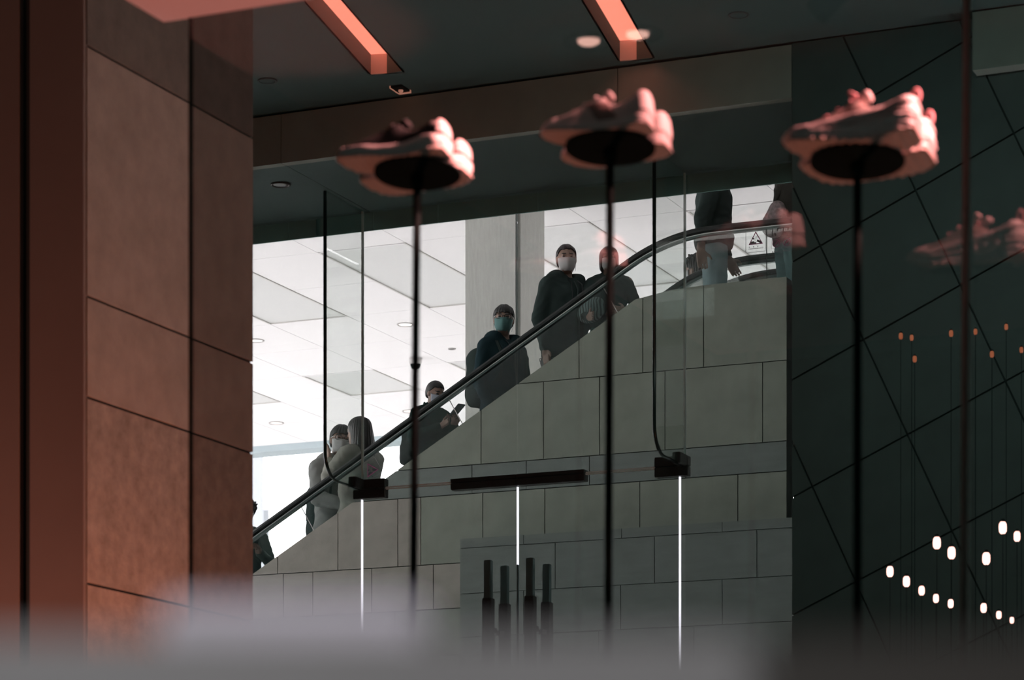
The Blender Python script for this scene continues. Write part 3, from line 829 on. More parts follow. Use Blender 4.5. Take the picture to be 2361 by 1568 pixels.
def warning_sign(c, an, Y, label, s=1.0):
    ex, ez = (math.cos(an) * s, math.sin(an) * s), (-math.sin(an) * s, math.cos(an) * s)
    rt = empty('warning_sign', c, label, 'sign', 'pinch warning stickers on the balustrade')
    outline('border', rrect(0.078, 0.082, 0.01), 0.0025, c, ex, ez, Y, M_GREY, rt)
    tri = [(-0.056, -0.024), (0.056, -0.024), (0.0, 0.073)]
    outline('triangle', tri, 0.0065, c, ex, ez, Y, M_MAG, rt)
    for poly in ([(-0.047, -0.017), (0.004, -0.017), (0.004, -0.008), (-0.012, -0.008), (-0.012, 0.0), (-0.032, 0.0)],
                 [(0.012, 0.002), (0.044, -0.018), (0.036, -0.0175), (0.030, -0.022 + 0.006), (0.006, -0.001)],
                 [(0.014, 0.012), (0.046, -0.008), (0.047, -0.017), (0.034, -0.017), (0.008, 0.001)],
                 [(-0.030, 0.020), (-0.016, 0.013), (-0.011, 0.021), (-0.022, 0.029)]):
        sheet('pictogram', poly, c, ex, ez, Y - 0.0002, M_INK, rt)
    outline('pictogram', [(-0.014, 0.016), (-0.004, 0.020), (0.012, 0.045), (0.016, 0.040), (0.002, 0.008), (-0.004, 0.004)], 0.0012, c, ex, ez, Y, M_INK, rt)
    # four worn characters and a line of tiny worn lettering, too small to read
    for k in range(4):
        x0 = -0.056 + 0.034 * k
        for (a0, b0, a1, b1) in ((0, 0.006, 0.010, 0.0078), (0.0015, 0.001, 0.0085, 0.0025), (0.004, 0, 0.006, 0.010)):
            if (k + int(a0 * 1000)) % 4 == 3: continue
            sheet('character_stroke', [(x0 + a0, -0.046 + b0), (x0 + a1, -0.046 + b0), (x0 + a1, -0.046 + b1), (x0 + a0, -0.046 + b1)], c, ex, ez, Y, M_INK, rt)
    x0 = -0.058; kk = 0
    while x0 < 0.056:
        w = (0.004, 0.003, 0.0045, 0.0025)[kk % 4]
        sheet('tiny_letter', [(x0, -0.058), (x0 + w, -0.058), (x0 + w, -0.052), (x0, -0.053)], c, ex, ez, Y, M_GREY, rt)
        x0 += w + (0.002 if kk % 6 else 0.006); kk += 1
    return rt
YS = Y_HR - 0.0055
c = P(1742.5, 556, YS)
warning_sign(c, 0.0, YS, 'triangular pinch warning sticker on the landing glass left of the panel joint')
warning_sign(P(857, 1086, YS), math.radians(30), YS, 'tilted triangular warning sticker on the sloping glass below the embracing couple')
warning_sign(P(1823, 612, Y_HR2), 0.0, Y_HR2 - 0.006, 'triangular warning sticker on the far balustrade at the right edge')
c = P(1808, 548, YS)
rt = empty('prohibition_sign', c, 'row of round prohibition stickers on the glass right of the panel joint', 'sign')
EX, EZ = (1, 0), (0, 1)
for k in range(3):
    cc = c + Vector((-0.062 + 0.082 * k, 0, -0.035))
    outline('frame', rrect(0.037, 0.040, 0.004), 0.0014, cc, EX, EZ, YS, M_GREY, rt)
    outline('ring', circ(0.030), 0.0042, cc, EX, EZ, YS, M_MAG, rt)
    sheet('slash', [(-0.022, -0.018), (-0.018, -0.022), (0.022, 0.018), (0.018, 0.022)], cc, EX, EZ, YS - 0.0003, M_MAG, rt)
    figs = ([[(-0.024, -0.02), (-0.004, -0.004), (-0.010, 0.004), (-0.026, -0.006)], [(-0.006, -0.002), (0.0, -0.004), (0.006, 0.020), (-0.002, 0.022)], [(0.002, 0.006), (0.010, -0.004), (0.013, -0.001), (0.006, 0.012)]],
            [[(-0.016, 0.006), (0.016, 0.008), (0.012, -0.006), (-0.010, -0.008)], [(-0.006, 0.008), (0.006, 0.008), (0.004, 0.019), (-0.004, 0.018)], [(-0.012, -0.010), (-0.006, -0.010), (-0.006, -0.016), (-0.012, -0.016)], [(0.006, -0.010), (0.012, -0.010), (0.012, -0.016), (0.006, -0.016)]],
            [[(-0.006, -0.018), (0.006, -0.018), (0.006, 0.008), (-0.006, 0.008)], [(-0.004, 0.010), (0.004, 0.010), (0.004, 0.018), (-0.004, 0.018)]])[k]
    for poly in figs: sheet('pictogram', poly, cc, EX, EZ, YS - 0.0002, M_INK, rt)
    c2 = c + Vector((-0.062 + 0.082 * k, 0, 0.052))
    outline('frame', rrect(0.037, 0.036, 0.004), 0.0014, c2, EX, EZ, YS, M_GREY, rt)
    for poly in ([(-0.030, -0.032), (-0.024, -0.032), (-0.024, 0.030), (-0.030, 0.030)], [(0.006, 0.0), (0.014, 0.004), (0.018, 0.026), (0.010, 0.028), (0.006, 0.012)], [(-0.016, -0.014), (-0.006, -0.010), (0.002, -0.026), (-0.006, -0.034), (-0.012, -0.028)]):
        sheet('pictogram', poly, c2, EX, EZ, YS - 0.0002, M_INK, rt)
    for q in range(5):
        x0 = -0.03 + q * 0.0125
        sheet('tiny_letter', [(x0, -0.066), (x0 + 0.008, -0.066), (x0 + 0.006, -0.057), (x0 + 0.001, -0.057)], cc, EX, EZ, YS, M_GREY, rt)

# ================================================================== DISPLAY STANDS, REFLECTED LAMPS, LEDGE
tag(box('display_platform', -3.75, 1.0, 5.2, 6.45, 0.0, 0.85, M_LEDGED), 'low dark platform carrying the shoe stands, under the frame', 'platform')
def reflection(c, sz, estr_m, label, group):  # solid glowing bulbs drawn for lamp reflections; cap and stake are added
    rt = empty('reflection', c, label, 'lamp', group)
    r = sz * 0.5
    revolve('reflected_lamp_body', [(r * 0.55, -sz * 0.75), (r * 0.95, -sz * 0.45), (r, 0), (r * 0.95, sz * 0.45), (r * 0.6, sz * 0.75)], c, estr_m, rt, 14)
    revolve('added_cap', [(r * 0.62, sz * 0.75), (r * 0.62, sz * 1.0), (r * 0.3, sz * 1.15)], c, M_BLKMET, rt, 14)
    tube('added_stake', [Vector((c[0], c[1], 0.0)), c - Vector((0, 0, sz * 0.72))], 0.0015, M_POLE, rt, n=6)
ORD = ['first', 'second', 'third', 'fourth', 'fifth', 'sixth', 'seventh', 'eighth', 'ninth']
M_REFLGLOW = mat('reflected_lamp_glow', (0.9, 0.6, 0.5), 0.4, emit=(1.0, 0.50, 0.42), estr=7.0)
M_REFLGLOWD = mat('reflected_lamp_glow_dim', (0.5, 0.3, 0.2), 0.4, emit=(1.0, 0.20, 0.06), estr=0.42)
YB = 12.6
low = [(2052, 1318, 15), (2090, 1341, 15), (2125, 1362, 13), (2158, 1380, 12), (2192, 1392, 12), (2268, 1402, 13), (2303, 1418, 11), (2333, 1430, 9)]
upb = [(2160, 1252, 17), (2194, 1275, 17), (2274, 1288, 17), (2312, 1217, 17), (2345, 1237, 14)]
dim = [(2077, 775, 10), (2102, 779, 9), (2193, 769, 10), (2249, 765, 9), (2320, 754, 9), (2109, 828, 10), (2287, 817, 10), (2355, 807, 9)]
for row, nm, mm in ((low, 'lower slanting row of glowing lamp reflections', M_REFLGLOW), (upb, 'upper cluster of glowing lamp reflections', M_REFLGLOW), (dim, 'dim row of faint orange lamp reflections', M_REFLGLOWD)):
    for i, (x, y, s) in enumerate(row):
        q = P(x, y, YB if mm is M_REFLGLOW else 13.6)
        reflection(q, s / 470.0, mm, ('bright' if mm is M_REFLGLOW else 'faint orange') + ' lantern drawn solid for a mirrored lamp, on an added stake, ' + ORD[i] + ' from the left in the ' + ('lower row' if row is low else ('upper cluster' if row is upb else 'dim row')), nm)

# near, out-of-focus ledge just before the lens
FW = Vector((-math.sin(YAW), math.cos(YAW), 0)); RT = Vector((math.cos(YAW), math.sin(YAW), 0))
def near(x, y, d): return Vector((0, 0, EYE)) + FW * d + RT * ((x - CX) / FPX * d) + Vector((0, 0, (HY - y) / FPX * d))
dz = 0.75
p0 = near(-500, 1462, dz); p1 = near(1760, 1462, dz); p2 = near(2900, 1470, dz)
lg = empty('ledge', near(1180, 2900, dz) * 1.0, 'blurred grey metal ledge close to the lens along the bottom', 'ledge')
lg.location = ((p0 + p1) / 2)[0], ((p0 + p1) / 2)[1], 0
def ledge_piece(nm, a, b, top, m):
    mid = (a + b) / 2; hw = (b - a).length / 2
    obox(nm, Vector((mid[0], mid[1], top / 2)) + FW * 0.03, RT, FW, (0, 0, 1), hw, 0.03, top / 2, m, lg, 0.004)
ledge_piece('grey_section', p0, p1, p0[2], M_LEDGE)
ledge_piece('painted_shade_section', p1, p2, p2[2], M_LEDGED)  # shade at the ledge's right end put into its colour
c0, c1 = near(380, 1396, dz + 0.11), near(990, 1396, dz + 0.11)
mid = (c0 + c1) / 2
cd = tag(obox('pale_block', Vector((mid[0], mid[1], (p0[2] + c0[2]) / 2 - 0.01)), RT, FW, (0, 0, 1), (c1 - c0).length / 2, 0.012, (c0[2] - p0[2]) / 2 + 0.01, M_BLOCK, None, 0.003), 'blurred pale lilac block on the ledge at lower left', 'block')  # plain block for an unidentified pale blur
# ================================================================== IMPLICIT SHAPES
class Field:
    def __init__(s, lo, hi, res):
        s.res = res; s.lo = np.array(lo, float)
        s.n = np.maximum(np.ceil((np.array(hi, float) - s.lo) / res).astype(int) + 1, 4)
        s.F = np.full(s.n, 1.0, np.float32)
    def sub(s, blo, bhi):
        a = np.clip(np.floor((np.array(blo) - s.lo) / s.res).astype(int), 0, s.n)
        b = np.clip(np.ceil((np.array(bhi) - s.lo) / s.res).astype(int) + 1, 0, s.n)
        if np.any(b <= a): return None
        g = np.meshgrid(*[(s.lo[i] + s.res * np.arange(a[i], b[i])).astype(np.float32) for i in range(3)], indexing='ij')
        return tuple(slice(a[i], b[i]) for i in range(3)), g
    def mix(s, sl, d, k, op='u'):
        f = s.F[sl]
        if op == 'u':
            h = np.maximum(k - np.abs(f - d), 0) / max(k, 1e-6)
            s.F[sl] = np.minimum(f, d) - h * h * k * 0.25
        elif op == 's':
            h = np.maximum(k - np.abs(f + d), 0) / max(k, 1e-6)
            s.F[sl] = np.maximum(f, -d) + h * h * k * 0.25
    def capsule(s, a, b, ra, rb=None, k=0.03, op='u', sq=None):
        rb = ra if rb is None else rb
        a, b = np.array(a, float), np.array(b, float); m = max(ra, rb) + k + 0.03
        r = s.sub(np.minimum(a, b) - m, np.maximum(a, b) + m)
        if r is None: return
        sl, g = r; d = b - a; L2 = max(float(d @ d), 1e-9)
        t = np.clip(((g[0] - a[0]) * d[0] + (g[1] - a[1]) * d[1] + (g[2] - a[2]) * d[2]) / L2, 0, 1)
        q = np.sqrt((g[0] - a[0] - t * d[0]) ** 2 + (g[1] - a[1] - t * d[1]) ** 2 + (g[2] - a[2] - t * d[2]) ** 2)
        s.mix(sl, q - (ra + (rb - ra) * t), k, op)
    def ellipsoid(s, c, r, k=0.03, R=None, op='u'):
        c = np.array(c, float); r = np.array(r, float); m = max(r) + k + 0.03
        q = s.sub(c - m, c + m)
        if q is None: return
        sl, g = q; p = [g[i] - c[i] for i in range(3)]
        if R is not None:
            R = np.array(R); p = [R[0][i] * p[0] + R[1][i] * p[1] + R[2][i] * p[2] for i in range(3)]
        k0 = np.sqrt(sum((p[i] / r[i]) ** 2 for i in range(3))); k1 = np.sqrt(sum((p[i] / r[i] ** 2) ** 2 for i in range(3)))
        s.mix(sl, k0 * (k0 - 1) / np.maximum(k1, 1e-5), k, op)
    def rbox(s, c, h, rad, k=0.02, R=None, op='u'):
        c = np.array(c, float); h = np.array(h, float); m = float(np.linalg.norm(h)) + rad + k + 0.02
        q = s.sub(c - m, c + m)
        if q is None: return
        sl, g = q; p = [g[i] - c[i] for i in range(3)]
        if R is not None:
            R = np.array(R); p = [R[0][i] * p[0] + R[1][i] * p[1] + R[2][i] * p[2] for i in range(3)]
        w = [np.abs(p[i]) - (h[i] - rad) for i in range(3)]
        d = np.sqrt(sum(np.maximum(x, 0) ** 2 for x in w)) + np.minimum(np.maximum(np.maximum(w[0], w[1]), w[2]), 0) - rad
        s.mix(sl, d, k, op)
    def grid(s):
        return np.meshgrid(*[(s.lo[i] + s.res * np.arange(s.n[i])).astype(np.float32) for i in range(3)], indexing='ij')
    def mesh(s):
        F = s.F; I = F < 0
        n = np.array(F.shape)
        c = np.zeros(n - 1, np.int8)
        for dx in (0, 1):
            for dy in (0, 1):
                for dz_ in (0, 1): c += I[dx:n[0] - 1 + dx, dy:n[1] - 1 + dy, dz_:n[2] - 1 + dz_]
        act = (c > 0) & (c < 8)
        ii = np.argwhere(act)
        idx = np.full(n - 1, -1, np.int64); idx[act] = np.arange(len(ii))
        pos = np.zeros((len(ii), 3)); cnt = np.zeros(len(ii))
        offs = [np.array((a, b, d)) for a in (0, 1) for b in (0, 1) for d in (0, 1)]
        for a in offs:
            for ax in range(3):
                if a[ax]: continue
                b = a.copy(); b[ax] = 1
                fa = F[tuple((ii + a).T)]; fb = F[tuple((ii + b).T)]
                m = (fa < 0) != (fb < 0)
                t = np.where(m, fa / np.where(m, fa - fb, 1), 0)
                p = a + 0.0 + np.zeros((len(ii), 3)); p[:, ax] += t
                pos[m] += p[m]; cnt[m] += 1
        v = s.lo + s.res * (ii + pos / cnt[:, None])
        quads = []
        for ax in range(3):
            o1, o2 = (ax + 1) % 3, (ax + 2) % 3
            a = [slice(None)] * 3; b = [slice(None)] * 3
            a[ax] = slice(0, n[ax] - 1); b[ax] = slice(1, n[ax])
            A, B = I[tuple(a)], I[tuple(b)]
            e = np.argwhere(A != B)
            e = e[(e[:, o1] > 0) & (e[:, o2] > 0) & (e[:, o1] < n[o1] - 1) & (e[:, o2] < n[o2] - 1)]
            d1 = np.zeros(3, int); d1[o1] = 1; d2 = np.zeros(3, int); d2[o2] = 1
            q = np.stack([idx[tuple((e - d1 - d2).T)], idx[tuple((e - d2).T)], idx[tuple(e.T)], idx[tuple((e - d1).T)]], 1)
            fl_ = ~I[tuple(e.T)]
            q[fl_] = q[fl_][:, ::-1]
            quads.append(q)
        return v, np.concatenate(quads)
def field_obj(name, fld, material, parent, M=None, matfun=None, smooth=True):
    """mesh a field; M maps local to world"""
    v, q = fld.mesh()
    if M is not None:
        A = np.array(M); w = v @ A[:3, :3].T + A[:3, 3]
    else: w = v
    base = np.array(wl(parent)) if parent is not None else w.mean(0)
    me = bpy.data.meshes.new(name)
    me.vertices.add(len(w)); me.vertices.foreach_set('co', (w - base).astype(np.float32).ravel())
    nq = len(q)
    me.loops.add(nq * 4); me.loops.foreach_set('vertex_index', q.astype(np.int32).ravel())
    me.polygons.add(nq); me.polygons.foreach_set('loop_start', np.arange(0, nq * 4, 4, dtype=np.int32))
    me.polygons.foreach_set('loop_total', np.full(nq, 4, np.int32))
    mats_ = material if isinstance(material, (list, tuple)) else [material]
    if matfun is not None:
        cen = v[q].mean(1)
        me.polygons.foreach_set('material_index', matfun(cen).astype(np.int32))
    if smooth: me.polygons.foreach_set('use_smooth', np.ones(nq, bool))
    me.update(calc_edges=True); me.validate()
    o = bpy.data.objects.new(name, me); COL.objects.link(o)
    for mm in mats_: me.materials.append(mm)
    if parent is not None: o.parent = parent
    else: o.location = Vector(base)
    return o

# ================================================================== SHOES
def shoe_mats(kind):
    cream = mat('cream_leather', (0.72, 0.62, 0.60), 0.45, vary=0.06, scale=30)
    rubber = mat('pale_rubber', (0.80, 0.72, 0.70), 0.5, vary=0.04, scale=40)
    outs = mat('sole_rubber', (0.62, 0.50, 0.45), 0.7, vary=0.06, scale=40)
    blk = mat('black_suede', (0.016, 0.018, 0.018), 0.8, vary=0.2, scale=60)
    mesh_ = mat('taupe_mesh', (0.30, 0.22, 0.20), 0.8, vary=0.2, scale=120)
    lin = mat('shoe_lining', (0.10, 0.08, 0.075), 0.9)
    lace = mat('pink_lace', (0.75, 0.38, 0.40), 0.7, vary=0.08, scale=60)
    return dict(cream=cream, rubber=rubber, outs=outs, blk=blk, mesh=mesh_, lin=lin, lace=lace)
def smoothtab(xs, tab):
    t = np.array(tab, float); x = np.asarray(xs, float)
    # monotone-ish cubic by cosine blend
    i = np.clip(np.searchsorted(t[:, 0], x) - 1, 0, len(t) - 2)
    u = np.clip((x - t[i, 0]) / (t[i + 1, 0] - t[i, 0]), 0, 1)
    m = np.gradient(t[:, 1], t[:, 0])
    h = t[i + 1, 0] - t[i, 0]
    return (2 * u ** 3 - 3 * u ** 2 + 1) * t[i, 1] + (u ** 3 - 2 * u ** 2 + u) * h * m[i] + (-2 * u ** 3 + 3 * u ** 2) * t[i + 1, 1] + (u ** 3 - u ** 2) * h * m[i + 1]
def make_shoe(kind, label, M, group):
    """x: heel 0 -> toe L, y: across, z: up from the ground; M places it"""
    ms = shoe_mats(kind)
    root = bpy.data.objects.new('sneaker', None); COL.objects.link(root)
    root.location = M.to_translation(); root.empty_display_size = 0.05
    tag(root, label, 'shoe', group)
    L = {1: 0.288, 2: 0.272, 3: 0.305}[kind]
    s = L / 0.30
    # half width of the sole and the wall heights along the length (0..0.30)
    Wt = [(0.0, 0.026), (0.012, 0.037), (0.05, 0.042), (0.10, 0.037), (0.16, 0.042), (0.21, 0.049), (0.25, 0.046), (0.28, 0.034), (0.295, 0.018), (0.30, 0.008)]
    flare = {1: 1.12, 2: 1.0, 3: 1.16}[kind]
    sole_t = {1: [(0, 0.052), (0.05, 0.050), (0.10, 0.038), (0.16, 0.034), (0.22, 0.036), (0.27, 0.036), (0.30, 0.032)],
              2: [(0, 0.034), (0.10, 0.030), (0.20, 0.026), (0.30, 0.026)],
              3: [(0, 0.050), (0.06, 0.050), (0.11, 0.046), (0.15, 0.036), (0.20, 0.030), (0.25, 0.034), (0.30, 0.036)]}[kind]
    bott = {1: [(0, 0.008), (0.04, 0.0), (0.20, 0.0), (0.26, 0.006), (0.30, 0.02)], 2: [(0, 0.004), (0.03, 0), (0.22, 0.0), (0.30, 0.016)], 3: [(0, 0.012), (0.05, 0.0), (0.20, 0.0), (0.27, 0.010), (0.30, 0.022)]}[kind]
    topt = {1: [(0.0, 0.098), (0.018, 0.108), (0.04, 0.102), (0.075, 0.088), (0.11, 0.096), (0.135, 0.114), (0.16, 0.098), (0.20, 0.076), (0.24, 0.062), (0.28, 0.052), (0.30, 0.038)],
            2: [(0.0, 0.106), (0.018, 0.118), (0.04, 0.110), (0.075, 0.092), (0.11, 0.098), (0.135, 0.120), (0.16, 0.106), (0.20, 0.080), (0.24, 0.062), (0.28, 0.052), (0.30, 0.034)],
            3: [(0.0, 0.094), (0.018, 0.104), (0.04, 0.097), (0.075, 0.086), (0.11, 0.094), (0.135, 0.112), (0.16, 0.098), (0.20, 0.076), (0.24, 0.060), (0.28, 0.050), (0.30, 0.034)]}[kind]
    A = M @ Matrix.Scale(s, 4) @ Matrix.Diagonal((1.0, 1.0, {1: 0.88, 2: 0.86, 3: 0.96}[kind], 1.0))
    res = 0.0034
    def new(hi=(0.312, 0.066, 0.15), lo=(-0.014, -0.066, -0.006), r=res): return Field(lo, hi, r)
    # outsole + midsole ------------------------------------------------------
    f = new(); g = f.grid(); X = np.clip(g[0], 0, 0.30)
    w = smoothtab(X, Wt) * flare; zt = smoothtab(X, sole_t); zb = smoothtab(X, bott)
    if kind == 3: w = w + 0.004 * np.clip((0.05 - X) / 0.05, 0, 1) + 0.002 * np.sin(X * 220) * (X < 0.12)
    endd = np.maximum(-g[0] - 0.004 * (kind == 3), g[0] - 0.30)
    side = np.abs(g[1]) - w
    mid_z = (zt + zb) / 2
    groove = 0.0
    if kind == 3:
        wave = zb + (zt - zb) * (0.55 + 0.16 * np.sin(X * 42 + 0.6))
        groove = 0.009 * np.exp(-((g[2] - wave) / 0.0045) ** 2) + 0.006 * np.exp(-((g[2] - wave + 0.016) / 0.003) ** 2)
    if kind == 1:
        wave = zb + (zt - zb) * 0.62
        groove = 0.003 * np.exp(-((g[2] - zb - 0.012) / 0.003) ** 2) - 0.003 * np.exp(-((g[2] - wave) / 0.012) ** 2)
    d = np.maximum(np.maximum(side + groove, endd + groove), np.maximum(zb + 0.007 - g[2], g[2] - zt))
    f.F = d.astype(np.float32)
    mids = field_obj('midsole', f, ms['rubber'], root, A)
    f = new(r=0.0036); g = f.grid(); X = np.clip(g[0], 0, 0.30); w = smoothtab(X, Wt) * flare; zb = smoothtab(X, bott)
    if kind == 3: w = w + 0.004 * np.clip((0.05 - X) / 0.05, 0, 1) + 0.003 * np.sin(X * 260)
    tread = 0.0025 * (np.sin(X * 300) > 0.2) if kind != 2 else 0.0015 * (np.sin(X * 420) > 0)
    f.F = np.maximum(np.maximum(np.abs(g[1]) - w - 0.0015, np.maximum(-g[0] - 0.005, g[0] - 0.301)), np.maximum(zb + tread - g[2], g[2] - zb - 0.0075)).astype(np.float32)
    field_obj('outsole', f, ms['outs'], root, A)
    # upper with the foot opening -------------------------------------------------
    f = new(); g = f.grid(); X = np.clip(g[0], 0, 0.30)
    w = smoothtab(X, Wt) * 0.97; z0 = smoothtab(X, sole_t) - 0.006; zt = smoothtab(X, topt)
    h = np.maximum(zt - z0, 0.004)
    zz = np.clip((g[2] - z0) / h, -1, 3)
    lean = 1 - 0.30 * np.clip(zz, 0, 1) ** 2 * np.clip((X - 0.02) / 0.05, 0.35, 1)
    p_ = 3.0
    r_ = ((np.abs(g[1]) / np.maximum(w * lean, 0.004)) ** p_ + np.maximum(zz, 0) ** (p_ + 2)) ** (1 / p_)
    d = (r_ - 1) * np.minimum(w, h)
    d = np.maximum(d, np.maximum(z0 - g[2], np.maximum(-g[0] + 0.003 + 0.010 * np.clip(zz - 0.35, 0, 1), g[0] - 0.297)))
    # cavity
    cav = np.sqrt(((g[0] - 0.074) / 0.050) ** 2 + (g[1] / 0.025) ** 2) - 1
    cav = np.maximum(cav * 0.026, z0 + 0.014 - g[2])
    cav2 = np.sqrt(((g[0] - 0.10) / 0.055) ** 2 + (g[1] / 0.020) ** 2 + ((g[2] - 0.085) / 0.035) ** 2) - 1
    upper_d = np.maximum(d, -np.minimum(cav, cav2 * 0.018))
    f.F = upper_d.astype(np.float32)
    um = {1: ms['blk'], 2: ms['cream'], 3: ms['mesh']}[kind]
    def mf(c):
        inside = (((c[:, 0] - 0.074) / 0.0515) ** 2 + (c[:, 1] / 0.0265) ** 2 < 1.02)
        return inside.astype(int)
    field_obj('upper', f, [um, ms['lin']], root, A, mf)
    def band(name, m_, cond_d, off=0.0022):
        """overlay: a shell just outside the upper, limited to a region"""
        ff = new(); 
        ff.F = np.maximum(np.maximum(d - off, -np.minimum(cav, cav2 * 0.018)), cond_d(g)).astype(np.float32)
        if (ff.F < 0).any(): field_obj(name, ff, m_, root, A)
    if kind == 1:
        band('heel_counter', ms['cream'], lambda g: np.maximum(g[0] - 0.020, -g[2] + 0.060), 0.0025)
        band('heel_stripe', ms['cream'], lambda g: np.maximum(np.abs(g[2] - 0.085) - 0.006, g[0] - 0.035), 0.0035)
        band('toe_guard', ms['rubber'], lambda g: np.maximum(0.262 - g[0] + 0.6 * (g[2] - 0.03), g[2] - 0.052), 0.002)
    elif kind == 2:
        band('heel_patch', ms['rubber'], lambda g: np.maximum(g[0] - 0.022 - 0.2 * (g[2] - 0.05), -g[2] + 0.045), 0.0025)
        band('toe_cap', ms['rubber'], lambda g: 0.235 - g[0] + 0.35 * np.abs(g[1]), 0.0018)
        band('side_panel', ms['mesh'], lambda g: np.maximum(np.abs(g[0] - 0.12 - 0.6 * (g[2] - 0.05)) - 0.030, g[2] - 0.088), 0.0012)
    else:
        band('side_overlay', ms['cream'], lambda g: np.abs(g[2] - (0.062 + 0.028 * np.clip((0.12 - g[0]) / 0.12, -1, 1) )) - 0.0085, 0.0075)
        band('lower_overlay', ms['cream'], lambda g: np.abs(g[2] - (0.050 + 0.010 * np.sin(g[0] * 18 + 1.0))) - 0.004, 0.0065)
        band('toe_overlay', ms['cream'], lambda g: np.maximum(0.225 - g[0] + 0.5 * np.abs(g[1]), -g[2] + 0.044), 0.0022)
        band('heel_clip', ms['rubber'], lambda g: np.maximum(g[0] - 0.024 - 0.25 * (g[2] - 0.05), np.abs(g[2] - 0.075) - 0.026), 0.004)
    # tongue
    f = new(); 
    a_, b_ = np.array((0.125, 0, 0.118)), np.array((0.195, 0, 0.075))
    f.capsule((0.118, -0.010, 0.120 if kind != 1 else 0.112), (0.19, -0.010, 0.074), 0.0075, 0.006, 0.01); f.capsule((0.118, 0.010, 0.120 if kind != 1 else 0.112), (0.19, 0.010, 0.074), 0.0075, 0.006, 0.014)
    f.capsule((0.116, -0.011, 0.122 if kind != 1 else 0.114), (0.116, 0.011, 0.122 if kind != 1 else 0.114), 0.008, 0.008, 0.01)
    field_obj('tongue', f, ms['blk'] if kind == 1 else ms['cream'], root, A)
    # laces
    lm = ms['blk'] if kind == 1 else (ms['lace'] if kind == 3 else ms['cream'])
    for k in range(6):
        t = k / 5.0
        x = 0.132 + 0.068 * t; z = smoothtab(np.array([x]), topt)[0] + 0.003
        w_ = 0.019 + 0.004 * t
        pts = []
        for u in range(9):
            q = -1 + 2 * u / 8
            pts.append(A @ Vector((x + 0.006 * q * (1 if k % 2 else -1), q * w_, z - 0.008 * q * q)))
        tube('lace', pts, (0.0042 if kind == 3 else 0.0028) * s, lm, root, n=6)
    if kind == 3:
        pts = [A @ Vector((0.008 + 0.008 * math.cos(a), 0.0, 0.110 + 0.016 * math.sin(a))) for a in [-1.2 + k * (2 * math.pi - 0.75) / 14 for k in range(15)]]
        tube('pull_loop', pts, 0.0042 * s, ms['lace'], root, n=8)
        for sgn in (-1, 1):
            pts = [A @ Vector((0.135 + 0.018 * math.sin(a), sgn * (0.006 + 0.02 * math.sin(a / 2)), 0.114 + 0.012 * math.sin(a) )) for a in [k * math.pi / 8 for k in range(9)]]
            tube('lace_bow', pts, 0.0036, ms['lace'], root, n=6)
    if kind == 1:
        for sgn in (-1, 1):
            pass
    return root
stands = [  # pole px, plate px, kind, label bits
    (962, 405, 952, 1, 'black-topped sneaker with a chunky pale sole'),
    (1407, 346, 1402, 2, 'smooth pale sneaker with a slim sole'),
    (1977, 378, 1977, 3, 'bulky layered running shoe with pink laces'),
]
SHOES = []
Y_SHOE = 6.0
for i, (px_, py_, pb, kind, txt) in enumerate(stands):
    c = P(px_, py_, Y_SHOE)
    w = ('left', 'middle', 'right')[i]
    st = empty('shoe_stand', (c[0], c[1], 0.85), 'thin black pole stand with oval plate, ' + w + ' of three', 'display stand', 'black display poles')
    tilt = math.radians(9.0)
    Rm = Matrix.Rotation(-tilt, 4, 'X')          # far side a little lower
    T = Matrix.Translation(c) @ Rm
    n = 40
    v, f_ = [], []
    for (r, z) in ((0.90, 0.0), (1.0, 0.003), (1.0, 0.007), (0.97, 0.009)):
        for k in range(n):
            a = 2 * math.pi * k / n
            v.append(T @ Vector((0.108 * r * math.cos(a), 0.096 * r * math.sin(a), z)))
    for q in range(3):
        for k in range(n): f_.append((q * n + k, q * n + (k + 1) % n, (q + 1) * n + (k + 1) % n, (q + 1) * n + k))
    f_ += [tuple(range(n)), tuple(3 * n + k for k in range(n))]
    pyobj('oval_plate', v, f_, M_POLE, st, recalc=True)
    bpx = P(pb, 1440, Y_SHOE); dirp = (Vector((bpx[0], Y_SHOE, bpx[2])) - c); kk = (c[2] - 0.853) / -dirp[2]
    foot = c + dirp * kk
    tube('pole', [c, foot], 0.0095, M_POLE, st, n=14)
    tube('collar', [c + Vector((0, 0, -0.03)), c], 0.016, M_POLE, st, n=14)
    revolve('base', [(0.12, 0.0), (0.12, 0.008), (0.03, 0.014), (0.012, 0.03)], Vector((foot[0], foot[1], 0.851)), M_BLKMET, st, 28)
    dx = {1: 0.100, 2: 0.122, 3: 0.148}[kind]
    offs = {1: 0.004, 2: 0.0, 3: 0.006}[kind]
    for j, yy in enumerate((-0.057, 0.057)):
        Rz = Matrix.Rotation(math.pi + (0.03 if j == 0 else -0.03), 4, 'Z')
        Mx = T @ Matrix.Translation((dx + offs, yy, 0.0095)) @ Rz
        make_shoe(kind, txt + (' on the %s pole, nearer shoe of the pair' % w if j == 0 else ' on the %s pole, farther shoe of the pair' % w), Mx, 'sneakers on the display poles')
